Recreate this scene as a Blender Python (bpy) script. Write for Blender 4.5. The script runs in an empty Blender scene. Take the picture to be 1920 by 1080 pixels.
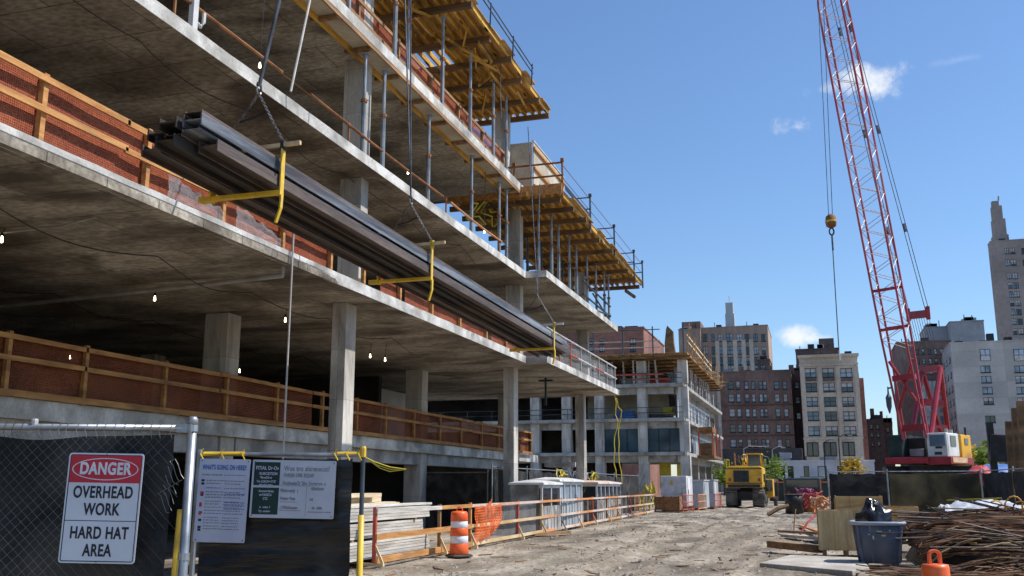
import bpy, bmesh, math, random
from mathutils import Vector, Matrix, noise
random.seed(7)
R = math.radians
scene = bpy.context.scene
COL = scene.collection

# ------------------------------------------------------------------ camera
F_PX, CX, CY = 1800.0, 960.0, 540.0
VPX, VPY, EYE = 1535.0, 912.0, 1.6
_d = Vector((VPX - CX, VPY - CY, F_PX)).normalized()
_th = math.atan2(VPY - CY, F_PX)
_up = Vector((0, -math.cos(_th), math.sin(_th)))
_ya = (_d - _up * _d.dot(_up)).normalized()
_xa = _ya.cross(_up)
if _xa.x < 0: _xa = -_xa
# columns of the world->camera rotation are the world axes in (right, down, forward)
W2C = Matrix(((_xa.x, _ya.x, _up.x), (_xa.y, _ya.y, _up.y), (_xa.z, _ya.z, _up.z)))
C2W = W2C.transposed()
CAM = Vector((0, 0, EYE))
def ray(px, py): return C2W @ Vector((px - CX, py - CY, F_PX))
def at(px, py, x=None, y=None, z=None):
    """world point seen at a photo pixel, on the plane X=x, Y=y or Z=z"""
    v = ray(px, py)
    t = (x / v.x) if x is not None else (y / v.y) if y is not None else ((z - EYE) / v.z)
    return CAM + v * t
FWD = C2W @ Vector((0, 0, 1)); FH = Vector((FWD.x, FWD.y, 0)).normalized(); RH = Vector((FH.y, -FH.x, 0))
YAW = math.atan2(-FH.x, FH.y)
def at_depth(px, py, d):
    v = ray(px, py); t = d / (v.x * FH.x + v.y * FH.y); return CAM + v * t

cam = bpy.data.cameras.new("camera"); cam.sensor_width = 36; cam.lens = F_PX / 1920 * 36
cam.clip_start = 0.1; cam.clip_end = 6000
camo = bpy.data.objects.new("camera", cam); COL.objects.link(camo)
m = C2W.to_4x4()
rot = Matrix((( m[0][0], -m[0][1], -m[0][2]), (m[1][0], -m[1][1], -m[1][2]), (m[2][0], -m[2][1], -m[2][2])))
camo.matrix_world = Matrix.Translation(CAM) @ rot.to_4x4()
scene.camera = camo

# ------------------------------------------------------------------ materials
def nodes_of(m): return m.node_tree.nodes, m.node_tree.links
MATS = {}
NETROT = tuple(Matrix(((0, 1, 0), (0, 0, 1), (1, 0, 0))).to_euler("XYZ"))
def mat(name, c1, c2=None, scale=1.0, rough=0.8, metal=0.0, bump=0.0, bscale=None, stain=None, stain_amt=0.0, stain_scale=0.4,
        stretch=(1, 1, 1), detail=6, spec=0.3, grid=None, dots=None, emit=None, alpha=None, transl=0.0, pos=(0.35, 0.65), fine=0.0, coat=0.0, streak=None):
    m = bpy.data.materials.new(name); m.use_nodes = True
    N, L = nodes_of(m); b = N["Principled BSDF"]
    b.inputs["Roughness"].default_value = rough; b.inputs["Metallic"].default_value = metal
    b.inputs["Specular IOR Level"].default_value = spec
    if coat: b.inputs["Coat Weight"].default_value = coat
    tc = N.new("ShaderNodeTexCoord"); mp = N.new("ShaderNodeMapping"); mp.inputs["Scale"].default_value = stretch
    L.new(tc.outputs["Object"], mp.inputs["Vector"])
    def noi(sc, det=detail, src=mp, dist=0.0):
        n = N.new("ShaderNodeTexNoise"); n.inputs["Scale"].default_value = sc; n.inputs["Detail"].default_value = det
        n.inputs["Distortion"].default_value = dist; L.new(src.outputs[0], n.inputs["Vector"]); return n
    def ramp(n, p0, p1, a, bb):
        r = N.new("ShaderNodeValToRGB"); e = r.color_ramp.elements
        e[0].position = p0; e[1].position = p1; e[0].color = (*a, 1); e[1].color = (*bb, 1); L.new(n.outputs[0], r.inputs[0]); return r
    def mix(fac, a, bsock, mode="MIX"):
        x = N.new("ShaderNodeMix"); x.data_type = "RGBA"; x.blend_type = mode
        if hasattr(fac, "links"): L.new(fac, x.inputs[0])
        else: x.inputs[0].default_value = fac
        L.new(a, x.inputs[6])
        if hasattr(bsock, "links"): L.new(bsock, x.inputs[7])
        else: x.inputs[7].default_value = (*bsock, 1)
        return x.outputs[2]
    if c2 is None: c2 = tuple(min(1, v * 1.25) for v in c1); c1 = tuple(v * 0.8 for v in c1)
    n1 = noi(scale); col = ramp(n1, pos[0], pos[1], c1, c2).outputs[0]
    if fine:
        n4 = noi(scale * 14, 3); f = ramp(n4, 0.3, 0.7, (1 - fine,) * 3, (1 + fine,) * 3).outputs[0]; col = mix(1.0, col, f, "MULTIPLY")
    if stain:
        n2 = noi(stain_scale, 8, mp, 0.6); s = ramp(n2, 0.5, 0.66, (0, 0, 0), (stain_amt,) * 3)
        col = mix(s.outputs[0], col, stain)
    if streak:
        mp4 = N.new("ShaderNodeMapping"); mp4.inputs["Scale"].default_value = streak[1]; L.new(tc.outputs["Object"], mp4.inputs["Vector"])
        n5 = noi(streak[0], 7, mp4, 0.4); k = streak[2]; col = mix(1.0, col, ramp(n5, 0.36, 0.62, (1 - k,) * 3, (1 + k * 0.35,) * 3).outputs[0], "MULTIPLY")
    if grid:   # (cell_x, cell_y, line width, colour, axis) : joint lines of formwork panels
        br = N.new("ShaderNodeTexBrick"); br.offset = 0.0 if len(grid) < 5 else grid[4]
        br.inputs["Scale"].default_value = 1.0; br.inputs["Brick Width"].default_value = grid[0]; br.inputs["Row Height"].default_value = grid[1]
        br.inputs["Mortar Size"].default_value = grid[2]; br.inputs["Mortar Smooth"].default_value = 0.3
        br.inputs["Color1"].default_value = (1, 1, 1, 1); br.inputs["Color2"].default_value = (0.76, 0.76, 0.76, 1); br.inputs["Mortar"].default_value = (*grid[3], 1)
        vv = tc
        if len(grid) > 5:
            mp2 = N.new("ShaderNodeMapping"); mp2.inputs["Rotation"].default_value = grid[5]; L.new(tc.outputs["Object"], mp2.inputs["Vector"]); L.new(mp2.outputs[0], br.inputs["Vector"])
        else: L.new(tc.outputs["Object"], br.inputs["Vector"])
        col = mix(1.0, col, br.outputs[0], "MULTIPLY")
    L.new(col, b.inputs["Base Color"])
    if bump:
        n3 = noi(bscale or scale * 3, 8); bm = N.new("ShaderNodeBump"); bm.inputs["Strength"].default_value = bump; bm.inputs["Distance"].default_value = 0.05
        L.new(n3.outputs[0], bm.inputs["Height"]); L.new(bm.outputs[0], b.inputs["Normal"])
    if emit: b.inputs["Emission Color"].default_value = (*emit[0], 1); b.inputs["Emission Strength"].default_value = emit[1]
    if transl or alpha:
        out = N["Material Output"]; sh = b.outputs[0]
        if transl:
            t = N.new("ShaderNodeBsdfTranslucent"); L.new(col, t.inputs[0]); ms = N.new("ShaderNodeMixShader"); ms.inputs[0].default_value = transl
            L.new(sh, ms.inputs[1]); L.new(t.outputs[0], ms.inputs[2]); sh = ms.outputs[0]
        if alpha:   # (cell, coverage of solid threads or None, base alpha)
            tr = N.new("ShaderNodeBsdfTransparent"); ms = N.new("ShaderNodeMixShader")
            if alpha[0]:
                br = N.new("ShaderNodeTexBrick"); br.offset = 0
                br.inputs["Scale"].default_value = 1; br.inputs["Brick Width"].default_value = alpha[0]; br.inputs["Row Height"].default_value = alpha[0]
                br.inputs["Mortar Size"].default_value = alpha[0] * alpha[1]; br.inputs["Mortar Smooth"].default_value = 0.1
                br.inputs["Color1"].default_value = br.inputs["Color2"].default_value = (alpha[2],) * 3 + (1,); br.inputs["Mortar"].default_value = (1, 1, 1, 1)
                mp3 = N.new("ShaderNodeMapping"); mp3.inputs["Rotation"].default_value = (R(90), 0, R(90)) if len(alpha) < 4 else alpha[3]
                L.new(tc.outputs["Object"], mp3.inputs["Vector"]); L.new(mp3.outputs[0], br.inputs["Vector"]); L.new(br.outputs[0], ms.inputs[0])
            else: ms.inputs[0].default_value = alpha[2]
            L.new(tr.outputs[0], ms.inputs[1]); L.new(sh, ms.inputs[2]); sh = ms.outputs[0]
        L.new(sh, out.inputs[0])
    MATS[name] = m
    return m

mat("concrete", (0.27, 0.26, 0.245), (0.45, 0.435, 0.41), 1.1, 0.85, bump=0.25, bscale=9, stain=(0.16, 0.145, 0.125), stain_amt=0.7, stain_scale=0.9, fine=0.12)
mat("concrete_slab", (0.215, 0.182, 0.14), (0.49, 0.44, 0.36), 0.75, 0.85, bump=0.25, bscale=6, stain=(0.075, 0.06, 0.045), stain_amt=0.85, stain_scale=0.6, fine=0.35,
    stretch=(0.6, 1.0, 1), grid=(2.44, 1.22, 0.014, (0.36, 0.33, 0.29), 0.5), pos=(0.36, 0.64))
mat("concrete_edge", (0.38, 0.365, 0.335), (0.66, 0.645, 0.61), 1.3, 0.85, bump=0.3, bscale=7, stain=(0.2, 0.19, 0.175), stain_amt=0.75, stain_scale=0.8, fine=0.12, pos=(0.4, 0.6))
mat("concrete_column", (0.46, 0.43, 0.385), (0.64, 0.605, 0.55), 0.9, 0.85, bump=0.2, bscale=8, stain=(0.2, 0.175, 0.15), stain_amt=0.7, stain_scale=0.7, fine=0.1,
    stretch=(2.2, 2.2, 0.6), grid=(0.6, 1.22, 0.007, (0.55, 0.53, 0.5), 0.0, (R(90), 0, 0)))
mat("concrete_dark", (0.035, 0.033, 0.03), (0.075, 0.07, 0.065), 0.6, 0.9)  # much darker copy of concrete, the deep interior's shade put into its colour
mat("timber", (0.40, 0.175, 0.05), (0.60, 0.31, 0.11), 1.6, 0.7, stretch=(6, 0.8, 6), bump=0.15, bscale=12, stain=(0.22, 0.12, 0.06), stain_amt=0.6, stain_scale=0.9, fine=0.15)
mat("timber_old", (0.22, 0.125, 0.06), (0.38, 0.22, 0.11), 1.6, 0.75, stretch=(4, 1, 4), bump=0.15, bscale=12, stain=(0.12, 0.08, 0.05), stain_amt=0.7, stain_scale=0.8)
mat("timber_yellow", (0.50, 0.26, 0.035), (0.74, 0.44, 0.085), 1.2, 0.6, stretch=(3, 1, 3), stain=(0.16, 0.08, 0.02), stain_amt=0.75, stain_scale=0.8, fine=0.15)
mat("timber_brown", (0.13, 0.075, 0.035), (0.26, 0.155, 0.075), 1.0, 0.7, stretch=(1, 3, 3), stain=(0.06, 0.04, 0.025), stain_amt=0.7)
mat("plywood", (0.44, 0.27, 0.10), (0.62, 0.42, 0.19), 0.9, 0.7, stretch=(1, 1, 4), stain=(0.2, 0.13, 0.06), stain_amt=0.7, stain_scale=0.8, fine=0.1)
mat("plywood_grey", (0.42, 0.37, 0.28), (0.58, 0.52, 0.42), 0.9, 0.75, stain=(0.28, 0.24, 0.19), stain_amt=0.6, stain_scale=0.7, fine=0.1)
mat("lumber_pale", (0.42, 0.40, 0.36), (0.66, 0.63, 0.58), 1.5, 0.8, stretch=(8, 0.6, 8), bump=0.2, bscale=10, fine=0.15, stain=(0.3, 0.27, 0.23), stain_amt=0.6)
mat("lumber_new", (0.55, 0.43, 0.27), (0.75, 0.62, 0.42), 1.5, 0.7, stretch=(8, 0.6, 8), fine=0.15)
mat("net_red", (0.33, 0.08, 0.038), (0.48, 0.135, 0.062), 1.5, 0.7, transl=0.25, alpha=(0.036, 0.2, 0.42, NETROT), fine=0.25)
mat("net_dark", (0.17, 0.045, 0.015), (0.30, 0.085, 0.03), 1.2, 0.7, transl=0.25, alpha=(0.04, 0.2, 0.5, NETROT), fine=0.25)  # darker copy of the red net, shade under the slab painted in
mat("timber_shade", (0.30, 0.14, 0.045), (0.48, 0.25, 0.09), 1.6, 0.75, stretch=(4, 1, 4), stain=(0.16, 0.08, 0.04), stain_amt=0.7, stain_scale=0.8)  # guardrail timber for the lower level, its shade mixed into the colour
mat("net_orange", (0.85, 0.13, 0.02), (0.95, 0.22, 0.05), 3, 0.6, transl=0.3, alpha=(0.07, 0.16, 0.25, NETROT), fine=0.2)
mat("plastic_film", (0.5, 0.5, 0.5), (0.75, 0.75, 0.75), 4, 0.25, transl=0.3, alpha=(0, 0, 0.30), spec=0.5)
mat("plastic_white", (0.5, 0.51, 0.54), (0.74, 0.76, 0.8), 5, 0.3, transl=0.15, spec=0.5, fine=0.15)
mat("screen_black", (0.012, 0.012, 0.013), (0.034, 0.033, 0.032), 3, 0.75, stain=(0.095, 0.085, 0.072), stain_amt=0.65, stain_scale=1.3, bump=0.3, bscale=6, fine=0.25)
mat("screen_plastic", (0.007, 0.007, 0.007), (0.018, 0.017, 0.016), 2, 0.33, stain=(0.06, 0.045, 0.032), stain_amt=0.75, stain_scale=1.1, stretch=(1.0, 1.0, 5.0), bump=0.5, bscale=3, spec=0.5)  # stretched brown stains also paint the sheen along the creases
mat("screen_olive", (0.07, 0.055, 0.026), (0.19, 0.145, 0.07), 0.9, 0.7, stain=(0.03, 0.025, 0.015), stain_amt=0.8, stain_scale=0.8)
mat("screen_sheer", (0.012, 0.012, 0.012), (0.045, 0.042, 0.04), 3, 0.7, alpha=(0, 0, 0.8), stain=(0.1, 0.09, 0.08), stain_amt=0.6, stain_scale=1.2)
mat("galvanized", (0.22, 0.235, 0.25), (0.44, 0.46, 0.48), 5, 0.42, metal=0.75, spec=0.5, stain=(0.3, 0.26, 0.22), stain_amt=0.5, stain_scale=4)
mat("wire", (0.05, 0.05, 0.05), (0.24, 0.24, 0.23), 2.2, 0.45, metal=0.4)
mat("prop_steel", (0.15, 0.17, 0.19), (0.40, 0.43, 0.46), 1.2, 0.45, metal=0.35, spec=0.5, stain=(0.2, 0.13, 0.08), stain_amt=0.6, stain_scale=2.5)
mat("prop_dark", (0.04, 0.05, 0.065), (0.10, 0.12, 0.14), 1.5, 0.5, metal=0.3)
mat("steel_blue", (0.035, 0.039, 0.046), (0.27, 0.295, 0.335), 0.9, 0.5, metal=0.12, stretch=(6, 0.25, 6), spec=0.5, stain=(0.10, 0.055, 0.04), stain_amt=0.8, stain_scale=1.3, fine=0.35, bump=0.2, bscale=14)
mat("steel_rust", (0.042, 0.031, 0.027), (0.15, 0.112, 0.094), 1.0, 0.62, metal=0.1, bump=0.15, bscale=9, stretch=(4, 0.3, 4), spec=0.4, stain=(0.045, 0.035, 0.035), stain_amt=0.7, stain_scale=1.5, fine=0.25)
mat("steel_black", (0.018, 0.017, 0.017), (0.05, 0.045, 0.042), 1.0, 0.6, metal=0.2, stretch=(3, 0.4, 3), stain=(0.10, 0.06, 0.03), stain_amt=0.6, stain_scale=1.2)
mat("yellow_paint", (0.68, 0.42, 0.02), (0.86, 0.58, 0.05), 3, 0.45, spec=0.5, stain=(0.3, 0.19, 0.06), stain_amt=0.6, stain_scale=3)
mat("yellow_machine", (0.64, 0.32, 0.014), (0.82, 0.45, 0.035), 1.0, 0.5, spec=0.4, stain=(0.30, 0.19, 0.08), stain_amt=0.75, stain_scale=0.9, fine=0.15)
mat("boom_red", (0.30, 0.025, 0.045), (0.46, 0.06, 0.08), 0.5, 0.45, spec=0.5, stain=(0.58, 0.36, 0.36), stain_amt=0.75, stain_scale=0.11)
mat("chain", (0.07, 0.065, 0.065), (0.26, 0.25, 0.24), 8, 0.45, metal=0.5)
mat("cable", (0.05, 0.055, 0.065), (0.14, 0.15, 0.17), 4, 0.5, metal=0.3)
mat("cable_pale", (0.36, 0.34, 0.31), (0.5, 0.48, 0.45), 4, 0.6)
mat("black_metal", (0.012, 0.012, 0.013), (0.03, 0.03, 0.032), 4, 0.5, spec=0.4)
mat("black_plastic", (0.006, 0.006, 0.007), (0.016, 0.016, 0.018), 6, 0.22, spec=0.6, bump=0.4, bscale=9)
mat("rubber_dusty", (0.05, 0.046, 0.04), (0.15, 0.135, 0.115), 2.5, 0.9, stain=(0.22, 0.19, 0.155), stain_amt=0.6, stain_scale=1.5)
mat("rubber", (0.02, 0.02, 0.02), (0.05, 0.047, 0.043), 3, 0.85, stain=(0.16, 0.14, 0.12), stain_amt=0.5, stain_scale=2)
mat("red_paint", (0.26, 0.016, 0.028), (0.40, 0.028, 0.045), 1.5, 0.4, spec=0.5, stain=(0.2, 0.02, 0.02), stain_amt=0.5)
mat("red_rail", (0.42, 0.06, 0.035), (0.58, 0.12, 0.08), 2, 0.6, stain=(0.4, 0.2, 0.12), stain_amt=0.6, stain_scale=1.5)
mat("orange_rail", (0.55, 0.21, 0.06), (0.68, 0.33, 0.13), 2, 0.6, stretch=(3, 0.6, 3), stain=(0.58, 0.46, 0.35), stain_amt=0.8, stain_scale=0.7)
mat("scrap_pale", (0.16, 0.10, 0.05), (0.42, 0.31, 0.17), 2, 0.7)
mat("rail_pale", (0.56, 0.40, 0.21), (0.70, 0.55, 0.34), 2, 0.65, stretch=(3, 0.6, 3), stain=(0.5, 0.28, 0.1), stain_amt=0.8, stain_scale=0.7)
mat("rail_white", (0.52, 0.42, 0.35), (0.70, 0.60, 0.52), 2, 0.6, stain=(0.55, 0.24, 0.12), stain_amt=0.8, stain_scale=0.6, stretch=(1, .5, 1))
mat("orange_plastic", (0.80, 0.10, 0.018), (0.88, 0.15, 0.03), 4, 0.4, spec=0.5, stain=(0.5, 0.1, 0.04), stain_amt=0.4)
mat("white_band", (0.66, 0.66, 0.68), (0.82, 0.82, 0.84), 4, 0.45)
mat("white_sign", (0.56, 0.59, 0.65), (0.64, 0.67, 0.73), 3, 0.4, spec=0.4)
mat("board_white", (0.42, 0.44, 0.53), (0.50, 0.52, 0.61), 3, 0.5, spec=0.3)
mat("board_grey", (0.44, 0.46, 0.51), (0.52, 0.54, 0.59), 3, 0.5)
mat("sign_red", (0.46, 0.012, 0.03), (0.52, 0.018, 0.04), 3, 0.4, spec=0.4)
mat("sign_black", (0.015, 0.016, 0.025), (0.025, 0.026, 0.035), 3, 0.5)
mat("sign_green", (0.012, 0.03, 0.026), (0.018, 0.045, 0.038), 3, 0.5)
mat("ink_blue", (0.05, 0.09, 0.30), (0.07, 0.12, 0.36), 3, 0.6)
mat("ink_grey", (0.18, 0.18, 0.2), (0.26, 0.26, 0.28), 3, 0.6)
mat("ink_red", (0.40, 0.04, 0.05), (0.5, 0.06, 0.06), 3, 0.6)
mat("white_paint", (0.52, 0.52, 0.52), (0.72, 0.72, 0.72), 1.4, 0.5, stain=(0.30, 0.28, 0.25), stain_amt=0.75, stain_scale=1.4)
mat("grey_panel", (0.30, 0.31, 0.33), (0.48, 0.49, 0.51), 1.2, 0.6, stain=(0.2, 0.185, 0.17), stain_amt=0.7, stain_scale=1.2)
mat("blue_panel", (0.20, 0.25, 0.28), (0.44, 0.50, 0.53), 2, 0.45, stretch=(4, 4, 0.6))
mat("cabin_white", (0.60, 0.61, 0.58), (0.76, 0.77, 0.74), 1.2, 0.4, spec=0.4, stain=(0.4, 0.38, 0.33), stain_amt=0.5)
mat("dark_green", (0.012, 0.03, 0.028), (0.03, 0.055, 0.05), 2, 0.5)
mat("bin_blue", (0.058, 0.07, 0.11), (0.10, 0.118, 0.165), 2.5, 0.45, spec=0.5, stain=(0.17, 0.165, 0.17), stain_amt=0.55, stain_scale=2.2)
mat("bin_rim", (0.26, 0.29, 0.36), (0.36, 0.39, 0.46), 3, 0.5)
mat("crate_wood", (0.46, 0.33, 0.16), (0.66, 0.50, 0.27), 1.4, 0.7, stretch=(3, 3, 0.6), stain=(0.22, 0.15, 0.08), stain_amt=0.7, stain_scale=1.1, fine=0.12)
mat("rebar", (0.03, 0.016, 0.01), (0.22, 0.10, 0.045), 1.8, 0.75, metal=0.15, stain=(0.42, 0.34, 0.26), stain_amt=0.35, stain_scale=1.8)
mat("rust", (0.16, 0.065, 0.025), (0.34, 0.15, 0.06), 3, 0.8)
mat("dirt", (0.22, 0.184, 0.14), (0.385, 0.338, 0.275), 0.5, 0.95, streak=(0.9, (1.6, 0.10, 1), 0.32), bump=1.0, bscale=11, stain=(0.12, 0.10, 0.08), stain_amt=0.85, stain_scale=0.45, fine=0.28, spec=0.1, stretch=(1.0, 0.6, 1))
mat("stone", (0.12, 0.10, 0.085), (0.36, 0.33, 0.29), 2.5, 0.9)
mat("pale_slab", (0.34, 0.31, 0.27), (0.48, 0.45, 0.40), 1.5, 0.9, bump=0.4, bscale=6, fine=0.2, stain=(0.25, 0.22, 0.19), stain_amt=0.6)
mat("far_ground", (0.10, 0.095, 0.09), (0.16, 0.15, 0.14), 0.02, 0.95)
mat("glass_dark", (0.012, 0.017, 0.022), (0.03, 0.04, 0.05), 0.35, 0.06, spec=0.9)
mat("glass_sky", (0.12, 0.17, 0.22), (0.42, 0.50, 0.58), 0.22, 0.08, spec=0.8, pos=(0.42, 0.58))  # pale blue base paints sky reflections into the panes
mat("glass_teal", (0.025, 0.045, 0.055), (0.07, 0.11, 0.13), 0.5, 0.08, spec=0.8)
mat("frame_dark", (0.012, 0.022, 0.026), (0.025, 0.04, 0.045), 1, 0.5)
mat("frame_white", (0.62, 0.64, 0.65), (0.78, 0.80, 0.81), 1, 0.5)
mat("brick_brown", (0.17, 0.115, 0.095), (0.26, 0.18, 0.15), 0.12, 0.9, fine=0.2, stain=(0.07, 0.035, 0.035), stain_amt=0.5, stain_scale=0.06, stretch=(1, 1, 0.5))  # greyed and lightened: distance haze is put into the brick colour
mat("brick_red", (0.20, 0.10, 0.08), (0.30, 0.155, 0.125), 0.12, 0.9, fine=0.2, stain=(0.13, 0.06, 0.05), stain_amt=0.5, stain_scale=0.08)
mat("brick_tan", (0.32, 0.23, 0.18), (0.46, 0.345, 0.27), 0.06, 0.9, fine=0.15, stain=(0.22, 0.12, 0.09), stain_amt=0.6, stain_scale=0.05, stretch=(1, 1, 0.4))
mat("stone_dusk", (0.25, 0.215, 0.20), (0.36, 0.315, 0.295), 0.06, 0.9, fine=0.12, stain=(0.2, 0.17, 0.16), stain_amt=0.5, stain_scale=0.05)
mat("blind", (0.45, 0.46, 0.46), (0.62, 0.62, 0.6), 0.3, 0.8)
mat("booth_wall", (0.22, 0.21, 0.195), (0.48, 0.465, 0.44), 1.6, 0.7, stain=(0.12, 0.10, 0.085), stain_amt=0.8, stain_scale=1.1)
mat("brick_maroon", (0.12, 0.078, 0.068), (0.18, 0.12, 0.105), 0.15, 0.9, fine=0.2)
mat("stone_tan", (0.50, 0.43, 0.34), (0.64, 0.56, 0.46), 0.15, 0.85, fine=0.12, stain=(0.33, 0.26, 0.19), stain_amt=0.55, stain_scale=0.15, stretch=(1, 1, 0.5))
mat("stone_grey", (0.46, 0.445, 0.42), (0.60, 0.585, 0.56), 0.12, 0.85, fine=0.06, stain=(0.36, 0.36, 0.36), stain_amt=0.5, stain_scale=0.1, grid=(60, 3.2, 0.06, (0.8, 0.8, 0.8), 0.0, (R(90), 0, 0)))
mat("concrete_far", (0.30, 0.30, 0.31), (0.44, 0.44, 0.45), 0.15, 0.85, fine=0.08)
mat("limestone_far", (0.40, 0.42, 0.42), (0.52, 0.54, 0.54), 0.12, 0.85)
mat("shop_white", (0.5, 0.5, 0.52), (0.66, 0.66, 0.68), 0.3, 0.8)
mat("roof_dark", (0.04, 0.04, 0.042), (0.08, 0.08, 0.08), 0.5, 0.9)
mat("awning_dark", (0.02, 0.035, 0.035), (0.05, 0.07, 0.07), 0.5, 0.8)
mat("wall_white", (0.55, 0.57, 0.58), (0.7, 0.72, 0.73), 0.4, 0.8, stain=(0.4, 0.4, 0.4), stain_amt=0.5, stain_scale=0.5)
mat("leaf_green", (0.10, 0.17, 0.018), (0.26, 0.34, 0.05), 1.2, 0.6, transl=0.35)
mat("leaf_yellow", (0.38, 0.24, 0.012), (0.62, 0.42, 0.03), 1.2, 0.6, transl=0.3)
mat("bark", (0.06, 0.045, 0.03), (0.12, 0.09, 0.06), 3, 0.9)
mat("tarp_blue", (0.05, 0.14, 0.38), (0.12, 0.24, 0.52), 1.5, 0.5)
mat("hose_red", (0.40, 0.05, 0.06), (0.55, 0.1, 0.1), 2, 0.6)
mat("hose_yellow", (0.42, 0.33, 0.03), (0.62, 0.5, 0.07), 2, 0.6)
mat("hose_purple", (0.22, 0.05, 0.12), (0.34, 0.09, 0.18), 2, 0.6)
mat("bulb", (1, 0.8, 0.5), (1, 0.85, 0.6), 1, 0.5, emit=((1.0, 0.78, 0.45), 14.0))
mat("pipe_grey", (0.28, 0.27, 0.25), (0.42, 0.40, 0.38), 2, 0.6)
mat("car_blue", (0.03, 0.08, 0.25), (0.05, 0.12, 0.32), 1, 0.3, coat=0.5)
mat("car_dark", (0.015, 0.016, 0.018), (0.03, 0.03, 0.032), 1, 0.3, coat=0.5)
mat("lace_red", (0.50, 0.36, 0.36), (0.62, 0.55, 0.53), 0.3, 0.45, stain=(0.55, 0.5, 0.46), stain_amt=0.9, stain_scale=0.09)

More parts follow.
